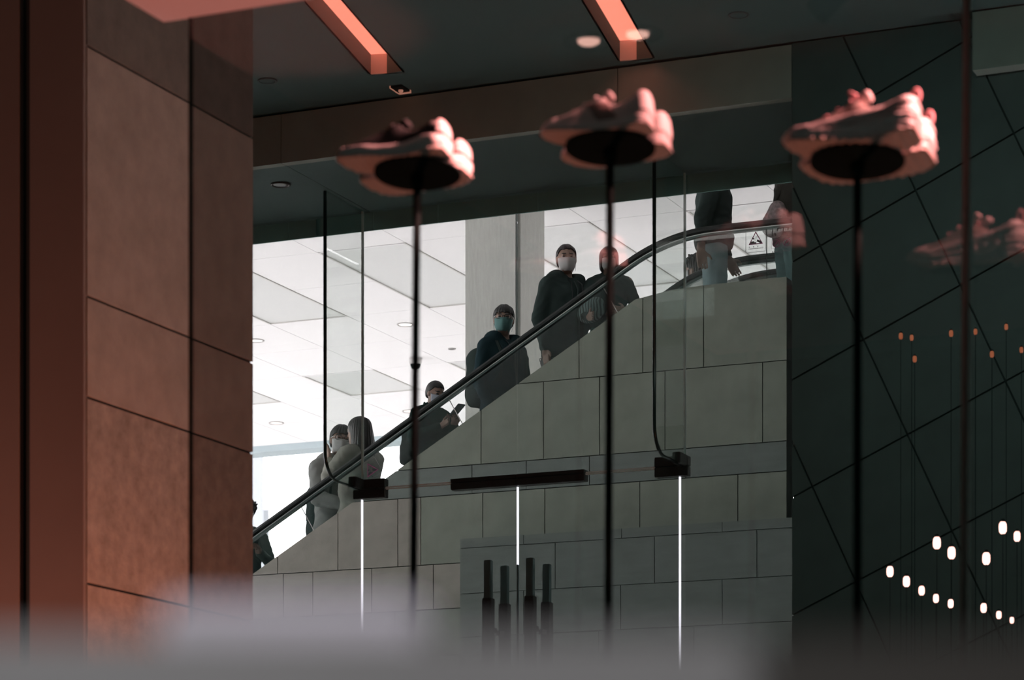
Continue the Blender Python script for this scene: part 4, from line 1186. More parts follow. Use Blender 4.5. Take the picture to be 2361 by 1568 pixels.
# display lamps: twin downlights in the slab, side spots, low uplights ------------------
M_LAMPG = mat('display_lamp_glow', (0.9, 0.6, 0.5), 0.4, emit=(1.0, 0.55, 0.45), estr=9.0)
M_LAMPR = mat('display_lamp_reflector', (0.55, 0.48, 0.46), 0.15, metal=0.9)
for k, (x, y) in enumerate(((1357, 92), (1470, 76))):
    vq = PZ(x, y, ZS)
    c = Vector((vq[0], 2 * Y_SG - vq[1], ZS - 0.001))
    rt = empty('display_downlight', c, ('left' if k == 0 else 'right') + ' one of twin round lamps in the display ceiling, mirrored in the pane', 'ceiling light', 'twin display lamps')
    revolve('reflector_ring', [(0.072, 0), (0.072, -0.008), (0.062, -0.012), (0.040, -0.002), (0.034, 0.0)], c, M_LAMPR, rt, 28)
    revolve('lamp', [(0.031, 0.0), (0.031, -0.006), (0.02, -0.012), (0.001, -0.013)], c, M_LAMPG, rt, 20)
def spot_can(loc, target, power, color, angle, label, radius=0.03):
    o = spot_light('spot_light', loc, target, power, color, angle, radius)
    d = (Vector(target) - Vector(loc)).normalized()
    rt = empty('spotlight', loc, label, 'spotlight', 'display spotlights')
    tube('can', [Vector(loc) - d * 0.16, Vector(loc) - d * 0.035], 0.035, M_BLKMET, rt, n=14)
    tube('arm', [Vector(loc) - d * 0.16, Vector(loc) - d * 0.16 + Vector((0, 0, 0.05 if loc[2] > 2 else -0.05))], 0.01, M_BLKMET, rt, n=8)
    return o
for i, (px_, py_, pb, kind, txt) in enumerate(stands):
    c = P(px_, py_, Y_SHOE); w = ('left', 'middle', 'right')[i]
    spot_can((c[0] + 0.70, 6.16, ZS - 0.12), c + Vector((0.03, 0, 0.09)), (180, 85, 240)[i], PINK, 25, 'pink spotlight under the display ceiling for the %s shoes' % w)
    spot_can((c[0] - 0.25, 6.32, 1.0), c + Vector((0.02, -0.02, 0.0)), 34, ORANGE, 13.5, 'low orange uplight on the platform below the %s shoes' % w)
spot_can((-3.62, 6.36, 1.0), (-3.62, 6.34, ZS), 300, (1.0, 0.36, 0.29), 17, 'added low orange fill washing the display ceiling corner')  # lamp added only to brighten the slab corner
# warm lamp at the foot of the pier, and an added warm wash on the display ceiling
spot_can((-4.3, 9.3, 0.9), (XP, 10.1, 2.6), 235, (1.0, 0.33, 0.19), 100, 'low orange uplight on the floor beside the pier', 0.08)
spot_can((-7.0, 8.0, 0.7), (-6.3, yA, 2.6), 190, (1.0, 0.38, 0.27), 110, 'low orange uplight on the floor before the pier front', 0.08)
#--PART4--
# ================================================================== PEOPLE
M_SKIN = mat('skin', (0.27, 0.17, 0.13), 0.55, vary=0.05, scale=12)
M_EYE = mat('eye_dark', (0.015, 0.012, 0.010), 0.3)
M_LIP = mat('lips', (0.36, 0.16, 0.14), 0.5)
M_HAIR = mat('black_hair', (0.014, 0.012, 0.012), 0.5, vary=0.3, scale=60, stretch=(1, 1, 0.2))
M_HAIRB = mat('brown_hair', (0.045, 0.028, 0.022), 0.5, vary=0.3, scale=60, stretch=(1, 1, 0.2))
M_WHITEMASK = mat('white_mask_cloth', (0.40, 0.40, 0.40), 0.8, vary=0.03, scale=30)
M_BLUEMASK = mat('blue_green_mask_cloth', (0.075, 0.18, 0.175), 0.8, vary=0.04, scale=30)
M_LILACMASK = mat('grey_mask_cloth', (0.28, 0.30, 0.35), 0.8, vary=0.03, scale=30)
M_FRAME = mat('spectacle_frame', (0.02, 0.02, 0.022), 0.3)
M_SNEAK = mat('rider_shoe', (0.05, 0.05, 0.05), 0.6, vary=0.2, scale=20)
def rotm(yaw=0, pitch=0, roll=0):
    return (Matrix.Rotation(math.radians(yaw), 3, 'Z') @ Matrix.Rotation(math.radians(-pitch), 3, 'X') @ Matrix.Rotation(math.radians(roll), 3, 'Y'))
def V(*a): return np.array(a, float)
def add_hand(f, W, d, u, curl, spread=0.0, thumb=1.0):
    W = V(*W); d = V(*d); d /= np.linalg.norm(d); u = V(*u); u -= d * (u @ d); u /= np.linalg.norm(u)
    nr = np.cross(d, u)
    R_ = np.stack([u, nr, d], 1)
    f.capsule(W - d * 0.03, W + d * 0.02, 0.026, 0.024, 0.02)
    f.rbox(W + d * 0.055, (0.040, 0.014, 0.046), 0.012, 0.012, R=R_)
    for o, ln in ((0.031, 0.070), (0.0105, 0.080), (-0.0105, 0.074), (-0.031, 0.058)):
        a = W + d * 0.092 + u * o
        c1, c2 = math.radians(curl * 45), math.radians(curl * 105)
        dd = d + u * (spread * o * 8)
        b = a + (dd * math.cos(c1) + nr * math.sin(c1)) * ln * 0.5
        e = b + (dd * math.cos(c2) + nr * math.sin(c2)) * ln * 0.5
        f.capsule(a - d * 0.02, b, 0.0095, 0.0085, 0.004); f.capsule(b, e, 0.0085, 0.0072, 0.004)
    a = W + d * 0.025 + u * 0.032
    b = a + (u * 0.75 + d * 0.65 + nr * 0.2 * thumb) * 0.036; e = b + (u * 0.35 + d * 0.9 + nr * 0.25 * thumb) * 0.032
    f.capsule(a, b, 0.012, 0.0105, 0.008); f.capsule(b, e, 0.0105, 0.008, 0.004)
def person(label, foot, H, psi, head=(0, 0, 0), armR=None, armL=None, hair='short', mask=None, glasses=False,
           top=None, legs=None, hood=False, hairmat=None, lean=0.0, coat=0.0, hem=0.88, topfun=None, collar=False, res=0.0075, bulk=0.0, legpose=0.0):
    s = H / 1.72
    root = empty('person', foot, label, 'person', 'people riding the escalator')
    M = Matrix.Translation(foot) @ Matrix.Rotation(math.radians(psi - 90), 4, 'Z') @ Matrix.Scale(s, 4)
    Lr = Matrix.Rotation(math.radians(-lean), 3, 'X')
    piv = Vector((0, 0, 0.95))
    def up(p): return V(*(Lr @ (Vector(p) - piv) + piv))
    Hp = Vector(up((0, 0.0, 1.495))); Rh = Lr @ rotm(*head)
    def hd(p): return V(*(Rh @ Vector((p[0], p[1] + 0.015, p[2] + 0.11)) + Hp))
    Rn = np.array(Rh)
    armR = armR or ((0.222, -0.03, 1.11), (0.225, 0.04, 0.87), (0.05, 0.25, -1), 0.35)
    armL = armL or ((-0.222, -0.03, 1.11), (-0.225, 0.04, 0.87), (-0.05, 0.25, -1), 0.35)
    pts = [armR[0], armR[1], armL[0], armL[1]]
    lo = V(min(-0.36, min(p[0] for p in pts) - 0.16), min(-0.30, min(p[1] for p in pts) - 0.16), -0.02)
    hi = V(max(0.36, max(p[0] for p in pts) + 0.16), max(0.30, max(p[1] for p in pts) + 0.22) + abs(lean) * 0.012, 1.80)
    # ---- body, one continuous skin surface
    f = Field(lo, hi, res)
    f.ellipsoid((0, 0, 0.96), (0.150, 0.100, 0.115), 0.03)
    f.ellipsoid(up((0, 0.0, 1.10)), (0.128, 0.088, 0.16), 0.05); f.ellipsoid(up((0, 0.0, 1.28)), (0.155, 0.100, 0.165), 0.05)
    f.capsule(up((-0.15, -0.01, 1.395)), up((0.15, -0.01, 1.395)), 0.05, 0.05, 0.05)
    f.capsule(up((0, -0.015, 1.41)), Hp * 1.0 + Vector(Rh @ Vector((0, 0.0, 0.05))), 0.052, 0.05, 0.03)
    for sg, arm in ((1, armR), (-1, armL)):
        S = up((sg * 0.178, -0.01, 1.385))
        f.capsule(S, arm[0], 0.047, 0.039, 0.03); f.capsule(arm[0], arm[1], 0.038, 0.027, 0.02)
        u = arm[4] if len(arm) > 4 else (0, 1, 0.3)
        add_hand(f, arm[1], arm[2], u, arm[3], arm[5] if len(arm) > 5 else 0.0)
        k_ = V(sg * 0.09, 0.02 + legpose * 0.05 * sg, 0.50); an = V(sg * 0.09, -0.01 + legpose * 0.06 * sg, 0.085)
        f.capsule((sg * 0.085, 0, 0.90), k_, 0.078, 0.054, 0.03); f.capsule(k_, an, 0.052, 0.036, 0.03)
        f.capsule(an - V(0, 0.03, 0.045), an + V(sg * 0.01, 0.13, -0.055), 0.035, 0.026, 0.02)
    f.ellipsoid(hd((0, -0.012, 0.022)), (0.073, 0.090, 0.088), 0.01, Rn)
    f.ellipsoid(hd((0, 0.022, -0.038)), (0.060, 0.068, 0.082), 0.03, Rn)
    f.capsule(hd((-0.018, 0.058, -0.098)), hd((0.018, 0.058, -0.098)), 0.020, 0.020, 0.03)
    f.capsule(hd((-0.036, 0.076, 0.018)), hd((0.036, 0.076, 0.018)), 0.011, 0.011, 0.015)
    for sg in (-1, 1):
        f.ellipsoid(hd((sg * 0.031, 0.094, 0.0)), (0.016, 0.012, 0.010), 0.008, Rn, 's')
        f.ellipsoid(hd((sg * 0.031, 0.077, 0.0)), (0.013, 0.013, 0.011), 0.003, Rn)
        f.ellipsoid(hd((sg * 0.073, -0.006, -0.012)), (0.010, 0.019, 0.030), 0.008, Rn)
    f.capsule(hd((0, 0.088, 0.008)), hd((0, 0.104, -0.030)), 0.008, 0.013, 0.012)
    f.capsule(hd((-0.016, 0.080, -0.066)), hd((0.016, 0.080, -0.066)), 0.008, 0.008, 0.01)
    hc_ = V(*Hp) + Rn @ V(0, 0.015, 0.11)
    def bf(c):
        l = (c - hc_) @ Rn
        mi = np.zeros(len(c), int)
        for sg in (-1, 1):
            mi[(np.abs(l[:, 0] - sg * 0.031) < 0.013) & (np.abs(l[:, 2]) < 0.006) & (l[:, 1] > 0.07)] = 1
            mi[(np.abs(l[:, 0] - sg * 0.034) < 0.020) & (np.abs(l[:, 2] - 0.024) < 0.0055) & (l[:, 1] > 0.06)] = 1
        mi[(np.abs(l[:, 0]) < 0.022) & (np.abs(l[:, 2] + 0.066) < 0.008) & (l[:, 1] > 0.07)] = 2
        return mi
    field_obj('body', f, [M_SKIN, M_EYE, M_LIP], root, M, bf)
    # ---- top garment
    b = bulk
    f = Field(lo - 0.02, hi + 0.02, 0.0095); o = 0.012
    f.ellipsoid(up((0, 0, 1.28)), (0.170 + o + b, 0.115 + o + b, 0.17 + o), 0.05); f.ellipsoid(up((0, 0.0, 1.08)), (0.148 + o + b + coat, 0.108 + o + b + coat, 0.18), 0.08)
    f.ellipsoid((0, 0.0, hem + 0.06), (0.165 + o + b + coat, 0.118 + o + b + coat, 0.13), 0.08)
    f.capsule(up((-0.145, -0.01, 1.383)), up((0.145, -0.01, 1.383)), 0.058 + b, 0.058 + b, 0.06)
    f.capsule(up((-0.10, -0.015, 1.42)), up((0.10, -0.015, 1.42)), 0.045, 0.045, 0.05)
    f.capsule(up((0, -0.02, 1.40)), up((0, -0.008, 1.465)), 0.072, 0.064, 0.03)
    for sg, arm in ((1, armR), (-1, armL)):
        S = up((sg * 0.168, -0.01, 1.375)); E_, W_ = V(*arm[0]), V(*arm[1]); We = E_ + (W_ - E_) * 0.93
        f.capsule(S, E_, 0.062 + b, 0.052 + b, 0.018); f.capsule(E_, We, 0.052 + b, 0.040, 0.018)
        cu = (We - E_) / max(np.linalg.norm(We - E_), 1e-6)
        f.capsule(We - cu * 0.03, We - cu * 0.005, 0.043, 0.043, 0.006)
    if hood:
        for a in range(7):
            t = -1 + a / 3.0
            p = up((0.105 * t, -0.075 + 0.085 * t * t, 1.455 - 0.03 * (1 - t * t)))
            f.ellipsoid(p, (0.060, 0.062, 0.048), 0.035)
        f.ellipsoid(up((0, -0.135, 1.375)), (0.115, 0.062, 0.095), 0.04)
    if collar:
        for a in range(9):
            t = -1 + a / 4.0
            f.capsule(up((0.068 * math.sin(t * 2.6), -0.02 - 0.062 * math.cos(t * 2.6), 1.43)), up((0.074 * math.sin(t * 2.6), -0.02 - 0.066 * math.cos(t * 2.6), 1.50)), 0.012, 0.010, 0.02)
    g = f.grid()
    f.F += (0.0022 * np.sin(g[2] * 55 + 6 * g[0] + 3 * np.sin(g[1] * 21)) * np.sin(g[0] * 31 + g[2] * 19) + 0.0018 * np.sin(g[2] * 95 - g[1] * 60 + 4 * np.sin(g[0] * 25) + 3 * np.sin(g[2] * 17))).astype(np.float32)
    f.F = np.maximum(f.F, (hem - g[2]) + 0.0 * g[0]).astype(np.float32)
    # open the neck and sleeves by keeping clear of the skin
    f.capsule(up((0, 0.012, 1.445)), up((0, 0.03, 1.60)), 0.050, 0.075, 0.01, 's')
    field_obj('top', f, top if isinstance(top, list) else [top], root, M, topfun)
    if hood:
        zp_ = [up((0.0, 0.012 + (0.127 if z > 1.2 else 0.122) + b + (coat if z < 1.2 else 0.0) - (0.05 if z > 1.38 else 0.0), z)) for z in (1.41, 1.34, 1.24, 1.12, 1.0, hem + 0.02)]
        tube('zip', [M @ Vector(q) for q in zp_], 0.005, M_RAILMET, root, n=6)
        for sg in (-1, 1):
            tube('drawstring', [M @ Vector(up(q)) for q in ((sg * 0.045, 0.075, 1.43), (sg * 0.055, 0.135, 1.39), (sg * 0.05, 0.15, 1.31), (sg * 0.048, 0.15, 1.25))], 0.004, M_FRAME, root, n=6)
    # ---- trousers and shoes
    f = Field(V(-0.26, -0.24, 0.04), V(0.26, 0.30, 1.12), 0.0115)
    f.ellipsoid((0, 0, 0.97), (0.168, 0.118, 0.12), 0.03)
    for sg in (1, -1):
        k_ = V(sg * 0.092, 0.02 + legpose * 0.05 * sg, 0.50); an = V(sg * 0.092, -0.01 + legpose * 0.06 * sg, 0.09)
        f.capsule((sg * 0.085, 0, 0.90), k_, 0.098, 0.074, 0.02); f.capsule(k_, an, 0.074, 0.062, 0.03)
    g = f.grid()
    f.F += (0.003 * np.sin(g[2] * 60 + 9 * g[0]) * np.sin(g[0] * 40 + g[2] * 23)).astype(np.float32)
    field_obj('trousers', f, legs, root, M)
    for sg in (1, -1):
        an = V(sg * 0.09, -0.01 + legpose * 0.06 * sg, 0.085)
        f = Field(an - V(0.09, 0.13, 0.10), an + V(0.09, 0.25, 0.06), 0.0115)
        f.capsule(an - V(0, 0.035, 0.035), an + V(sg * 0.01, 0.135, -0.045), 0.046, 0.036, 0.02); f.capsule(an - V(0, 0.0, 0.02), an + V(0, 0, 0.03), 0.046, 0.046, 0.02)
        g = f.grid(); f.F = np.maximum(f.F, 0.003 - g[2]).astype(np.float32)
        field_obj('shoe', f, M_SNEAK, root, M)
    # ---- hair
    zmin = {'short': [(-0.12, -0.085), (-0.06, -0.06), (-0.012, 0.0), (0.02, 0.025), (0.045, 0.052), (0.075, 0.062), (0.12, 0.07)],
            'messy': [(-0.12, -0.095), (-0.05, -0.07), (0.0, -0.03), (0.03, 0.0), (0.055, 0.03), (0.12, 0.035)],
            'fringe': [(-0.12, -0.085), (-0.06, -0.065), (-0.012, -0.01), (0.02, 0.012), (0.045, 0.032), (0.12, 0.036)],
            'bob': [(-0.12, -0.12), (-0.03, -0.12), (0.03, -0.10), (0.052, -0.06), (0.070, 0.03), (0.12, 0.055)],
            'long': [(-0.12, -0.30), (0.0, -0.30), (0.03, -0.20), (0.055, -0.02), (0.075, 0.045), (0.12, 0.06)]}[hair]
    f = Field((-0.15, -0.20, -0.42), (0.15, 0.16, 0.18), 0.0062)
    big = {'short': (0.081, 0.100, 0.088), 'messy': (0.090, 0.108, 0.094), 'fringe': (0.083, 0.103, 0.090), 'bob': (0.090, 0.106, 0.094), 'long': (0.086, 0.104, 0.092)}[hair]
    f.ellipsoid((0, -0.012, 0.027), big, 0.01)
    if hair in ('short', 'fringe', 'messy'): f.ellipsoid((0, -0.03, -0.015), (0.078, 0.085, 0.075), 0.02)
    if hair == 'bob':
        for sg in (-1, 1): f.ellipsoid((sg * 0.052, -0.005, -0.045), (0.040, 0.072, 0.085), 0.02)
        f.ellipsoid((0, -0.055, -0.05), (0.080, 0.05, 0.08), 0.02)
    if hair == 'long':
        f.ellipsoid((0, -0.075, -0.12), (0.098, 0.055, 0.20), 0.04); f.ellipsoid((0, -0.085, -0.24), (0.088, 0.045, 0.16), 0.04)
        for sg in (-1, 1): f.ellipsoid((sg * 0.06, -0.03, -0.10), (0.035, 0.06, 0.17), 0.03)
    if hair == 'messy':
        rg = random.Random(3)
        for _ in range(46):
            th_, ph_ = rg.uniform(0, 2 * math.pi), rg.uniform(0.05, 1.5)
            n_ = V(math.sin(ph_) * math.cos(th_), math.sin(ph_) * math.sin(th_), math.cos(ph_))
            if n_[1] > 0.75 and n_[2] < 0.45: continue
            a = n_ * V(0.08, 0.098, 0.085) + V(0, -0.012, 0.027); f.capsule(a, a + (n_ * 0.6 + V(rg.uniform(-1, 1), rg.uniform(-1, 1), rg.uniform(-0.8, 0.4)) * 0.7) * 0.038, 0.016, 0.005, 0.012)
    g = f.grid()
    amp = {'short': 0.002, 'fringe': 0.003, 'messy': 0.004, 'bob': 0.0015, 'long': 0.0022}[hair]
    f.F += (amp * np.sin(np.arctan2(g[0], g[1] + 0.012) * 26 + g[2] * 18) + amp * 0.6 * np.sin(g[0] * 130 + g[1] * 60)).astype(np.float32)
    zz_ = np.interp(g[1], [q[0] for q in zmin], [q[1] for q in zmin]) + 0.004 * np.sin(g[0] * 160)
    f.F = np.maximum(f.F, (zz_ - g[2]) * 0.8).astype(np.float32)
    Mh = M @ Matrix.Translation(Hp) @ Rh.to_4x4() @ Matrix.Translation((0, 0.015, 0.11))
    field_obj('hair', f, hairmat or M_HAIR, root, Mh)
    # ---- mask with pleats and ear loops
    if mask:
        nu, nv = 19, 12
        v, fc = [], []
        for layer in (0.0, 0.0022):
            for j in range(nv):
                t = j / (nv - 1)
                z = -0.008 - 0.102 * t
                ry = 0.102 + 0.006 * math.sin(t * math.pi) - 0.014 * max(0, t - 0.72) / 0.28
                rx = 0.067 - 0.006 * t - 0.016 * max(0, t - 0.6) / 0.4
                for i in range(nu):
                    a = math.radians(-74 + 148 * i / (nu - 1)) * (1 - 0.10 * t)
                    nose = 0.022 * math.exp(-((i - (nu - 1) / 2) / 2.6) ** 2) * (1 - 0.55 * t) * (0.4 + 0.6 * math.sin(min(1, t * 2.2 + 0.25) * math.pi / 2))
                    pl = 0.0016 * math.cos(t * math.pi * 7) * (1 if 0.12 < t < 0.88 else 0)
                    v.append(Mh @ Vector(((rx + layer) * math.sin(a) * 1.08, (ry + layer + pl) * math.cos(a) ** 0.8 + nose - 0.004 - 0.004 * t, z)))
        N = nu * nv
        for j in range(nv - 1):
            for i in range(nu - 1):
                a = j * nu + i
                fc += [(a, a + nu, a + nu + 1, a + 1), (N + a, N + a + 1, N + a + nu + 1, N + a + nu)]
        rim = [i for i in range(nu)] + [j * nu + nu - 1 for j in range(1, nv)] + [(nv - 1) * nu + i for i in range(nu - 2, -1, -1)] + [j * nu for j in range(nv - 2, 0, -1)]
        for a, b_ in zip(rim, rim[1:] + rim[:1]): fc.append((a, b_, N + b_, N + a))
        mo = pyobj('face_mask', v, fc, mask, root, smooth=True, recalc=True)
        for sg in (-1, 1):
            for (z0, y0) in ((-0.010, 0.034), (-0.102, 0.034)):
                tube('ear_loop', [Mh @ Vector((sg * 0.067, y0, z0)), Mh @ Vector((sg * 0.074, 0.012, z0 * 0.6 - 0.004)), Mh @ Vector((sg * 0.079, -0.012, -0.012 + (0.012 if z0 > -0.05 else -0.014)))], 0.0016, mask, mo, n=5)
    if glasses:
        gl = None
        for sg in (-1, 1):
            c = Vector((sg * 0.034, 0.100, 0.0))
            pts = [Mh @ (c + Vector((0.026 * math.copysign(abs(math.cos(a)) ** 0.6, math.cos(a)), -0.010 * (abs(math.cos(a)) if (math.cos(a) * sg) > 0 else 0), 0.017 * math.copysign(abs(math.sin(a)) ** 0.6, math.sin(a))))) for a in [2 * math.pi * k / 20 for k in range(20)]]
            o_ = tube('glasses', pts, 0.0024, M_FRAME, root if gl is None else gl, n=6, closed=True)
            if gl is None: gl = o_
            else: o_.name = 'rim'
            tube('temple', [Mh @ Vector((sg * 0.060, 0.090, 0.006)), Mh @ Vector((sg * 0.074, 0.05, 0.006)), Mh @ Vector((sg * 0.078, -0.012, 0.0))], 0.0024, M_STEEL, gl, n=6)
        tube('bridge', [Mh @ Vector((-0.010, 0.104, 0.005)), Mh @ Vector((0, 0.108, 0.008)), Mh @ Vector((0.010, 0.104, 0.005))], 0.0024, M_FRAME, gl, n=6)
    return root, M, Mh
def backpack(label, M, up_z=1.16, mat_=None, size=(0.145, 0.085, 0.21), back=-0.215, tilt=0.0, xoff=0.0):
    f = Field((-0.25, -0.20, -0.32), (0.25, 0.20, 0.32), 0.0105)
    f.rbox((0, 0, 0), size, 0.06, 0.02); f.rbox((0, -0.07, -0.07), (size[0] * 0.8, 0.05, 0.10), 0.035, 0.03)
    f.ellipsoid((0, 0.0, size[2] - 0.02), (size[0] * 0.8, 0.07, 0.05), 0.05)
    g = f.grid(); f.F += (0.003 * np.sin(g[2] * 50 + 5 * g[0]) * np.sin(g[0] * 37)).astype(np.float32)
    A = M @ Matrix.Translation((xoff, back, up_z)) @ Matrix.Rotation(math.radians(tilt), 4, 'X')
    root = empty('backpack', A.to_translation() - Vector((0, 0, 0.2)), label, 'backpack')
    field_obj('bag_body', f, mat_, root, A)
    for sg in (-1, 1):
        pts = [M @ Vector(p) for p in ((sg * 0.09 + xoff, back + 0.07, up_z + 0.16), (sg * 0.105, -0.06, 1.455), (sg * 0.115, 0.05, 1.43), (sg * 0.125, 0.14, 1.30), (sg * 0.135, 0.125, 1.13), (sg * 0.16, 0.0, 1.02), (sg * 0.11 + xoff, back + 0.06, up_z - 0.16))]
        tube('shoulder_strap', pts, 0.020, mat_, root, n=8, flat=0.45)
    pts = [A @ Vector((0.03 * math.cos(a), 0.03, size[2] + 0.02 + 0.03 * math.sin(a))) for a in [k * math.pi / 8 for k in range(9)]]
    tube('carry_loop', pts, 0.007, mat_, root, n=6)
    pts = [A @ Vector((size[0] * 0.82 * math.cos(a), -0.088, -0.03 + 0.05 * math.sin(a))) for a in [k * math.pi / 10 for k in range(11)]]
    tube('zip', pts, 0.004, M_STEEL, root, n=5)
    return root
def phone(label, c, d, n_, w=0.036, h=0.074):
    d = Vector(d).normalized(); n_ = Vector(n_); n_ = (n_ - d * n_.dot(d)).normalized(); u = d.cross(n_)
    rt = empty('phone', c, label, 'phone')
    obox('case', Vector(c), u, d, n_, w, h, 0.005, mat('phone_case', (0.05, 0.09, 0.085), 0.35, vary=0.1, scale=20), rt, 0.003)
    obox('screen', Vector(c) + n_ * 0.0055, u, d, n_, w * 0.92, h * 0.94, 0.0006, mat('phone_screen', (0.02, 0.025, 0.03), 0.1), rt)
def fab(name, c, vary=0.12, scale=25): return mat(name, c, 0.95, vary=vary, scale=scale, bump=0.15, spec=0.12)
F_BLACK = fab('black_fabric', (0.033, 0.048, 0.046)); F_NAVY = fab('navy_fabric', (0.015, 0.034, 0.042)); F_CHAR = fab('charcoal_fabric', (0.030, 0.042, 0.040))
F_GREYH = fab('grey_hoodie_fabric', (0.24, 0.25, 0.24)); F_SAND = fab('pale_jacket_fabric', (0.30, 0.30, 0.265)); F_DKGRN = fab('dark_green_fabric', (0.016, 0.040, 0.034))
F_JEAN = fab('pale_jeans_denim', (0.26, 0.36, 0.38)); F_DJEAN = fab('dark_jeans_denim', (0.030, 0.045, 0.05)); F_TEAL = fab('faded_teal_denim', (0.12, 0.22, 0.22))
F_WHITE = fab('white_jacket_fabric', (0.60, 0.61, 0.60)); F_BROWN = fab('dark_brown_fabric', (0.045, 0.042, 0.036)); F_SAGE = fab('sage_shirt_fabric', (0.10, 0.13, 0.12))
def place(px_, py_, Yp, H=None, gz=None):
    q = P(px_, py_, Yp)
    g = ground_at(q[0]) if gz is None else gz
    return Vector((q[0], q[1], g)), (q[2] - g if H is None else H)

# E: man in blue-green mask
ft, H = place(1160, 703, 19.83)
_, ME, _ = person('man in dark hooded jacket with glasses and blue-green mask, before the column', ft, H, -26, (-42, 0, -3),
       ((0.222, -0.02, 1.10), (0.21, 0.10, 0.87), (-0.1, 0.4, -1), 0.4, (0, 1, 0.3)), ((-0.225, 0.0, 1.10), (-0.21, 0.15, 0.90), (0.1, 0.5, -1), 0.5, (0, 1, 0.3)),
       'fringe', M_BLUEMASK, True, F_NAVY, F_DJEAN, hood=True, coat=0.02, hem=0.84, bulk=0.004)
backpack('black backpack on the man with the blue-green mask', ME, 1.17, F_BLACK, (0.14, 0.09, 0.22), -0.23)
# F: tall man in dark jacket
ft, H = place(1305, 564, 19.80)
_, MF, _ = person('tall man in a black hooded jacket and mask, right of the column', ft, H, -30, (-30, 3, 0),
       ((0.222, -0.05, 1.12), (0.205, 0.0, 0.86), (-0.05, 0.2, -1), 0.3, (0, 1, 0.2)), ((-0.22, 0.10, 1.12), (-0.16, 0.30, 1.06), (0.3, 1, 0.1), 0.5, (0, 0, 1)),
       'short', M_WHITEMASK, False, F_BLACK, F_DJEAN, hood=True, coat=0.025, hem=0.80, bulk=0.012)
# G: woman in white mask
ft, H = place(1404, 570, 19.86)
_, MG, _ = person('woman with dark bob hair, white mask and hand on her chest, beside the tall man', ft, H, -74, (4, 0, 0),
       ((0.26, 0.03, 1.10), (0.17, 0.22, 1.02), (-0.6, 1, -0.1), 0.4, (0, 0, 1)), ((-0.285, 0.03, 1.09), (-0.175, 0.155, 1.075), (1, 0.22, 0.16), 0.15, (0.1, 0, 1), 0.6),
       'bob', M_WHITEMASK, False, F_CHAR, F_TEAL, hem=0.95)
# zebra bag between the two
q = P(1362, 716, 19.72)
M_ZEB = bpy.data.materials.new('zebra_print'); M_ZEB.use_nodes = True
nt = M_ZEB.node_tree; bs = nt.nodes['Principled BSDF']; wv = nt.nodes.new('ShaderNodeTexWave'); wv.inputs['Scale'].default_value = 14; wv.inputs['Distortion'].default_value = 5; wv.inputs['Detail'].default_value = 1
tcn = nt.nodes.new('ShaderNodeTexCoord'); nt.links.new(tcn.outputs['Object'], wv.inputs['Vector'])
rp = nt.nodes.new('ShaderNodeValToRGB'); rp.color_ramp.elements[0].color = (0.012, 0.02, 0.02, 1); rp.color_ramp.elements[1].color = (0.12, 0.19, 0.18, 1); rp.color_ramp.elements[0].position = 0.45; rp.color_ramp.elements[1].position = 0.55
nt.links.new(wv.outputs['Fac'], rp.inputs['Fac']); nt.links.new(rp.outputs['Color'], bs.inputs['Base Color']); bs.inputs['Roughness'].default_value = 0.7
zb_ = empty('handbag', q - Vector((0, 0, 0.1)), 'zebra-striped soft handbag between the tall man and the woman', 'bag')
f = Field((-0.16, -0.09, -0.13), (0.16, 0.09, 0.13), 0.008)
f.ellipsoid((0, 0, -0.01), (0.115, 0.055, 0.085), 0.03); f.ellipsoid((0.03, 0, 0.03), (0.09, 0.045, 0.06), 0.03)
field_obj('bag_body', f, M_ZEB, zb_, Matrix.Translation(q) @ Matrix.Rotation(-0.3, 4, 'Y'))
tube('bag_strap', [q + Vector((-0.07, 0, 0.06)), q + Vector((-0.02, 0.02, 0.16)), q + Vector((0.06, 0.05, 0.20)), q + Vector((0.08, 0.0, 0.07))], 0.011, F_BLACK, zb_, n=8)
# H: child half hidden behind the tall man
ft, H = place(1270, 806, 20.02)
person('child with glasses and white mask half hidden behind the tall man', ft, max(0.95, min(H, 1.3)), -125, (0, 6, 0), None, None, 'fringe', M_WHITEMASK, True, F_SAGE, F_DJEAN, res=0.0085)
# B: man in the grey hoodie
ft, H = place(780, 979, 19.97)
_, MB_, _ = person('man in a grey hoodie with glasses and white mask, hugging the woman', ft, H, -36, (-16, 4, -8),
       ((0.23, 0.13, 1.13), (0.08, 0.34, 1.05), (-0.6, 1, 0.0), 0.3, (0, 0, 1)), ((-0.24, 0.13, 1.14), (-0.06, 0.34, 1.10), (0.6, 1, 0.0), 0.3, (0, 0, 1)),
       'messy' if False else 'fringe', M_WHITEMASK, True, F_GREYH, F_DJEAN, hood=True, coat=0.02, hem=0.84, bulk=0.008)
backpack('black backpack on the hugging man in the grey hoodie', MB_, 1.06, F_CHAR, (0.14, 0.085, 0.22), -0.225)
# C: woman hugging him
ft, H = place(830, 961, 19.74)
_, MC_, _ = person('woman with long dark hair in a pale jacket, hugging the man', ft, H, 160, (8, 2, 0),
       ((0.24, 0.12, 1.16), (0.10, 0.30, 1.22), (-0.4, 1, 0.1), 0.3, (0, 0, 1)), ((-0.235, 0.13, 1.20), (-0.13, 0.24, 1.36), (0.1, 0.25, 1), 0.25, (0.6, 1, 0)),
       'long', None, False, F_SAND, F_DJEAN, coat=0.03, hem=0.80, bulk=0.014)
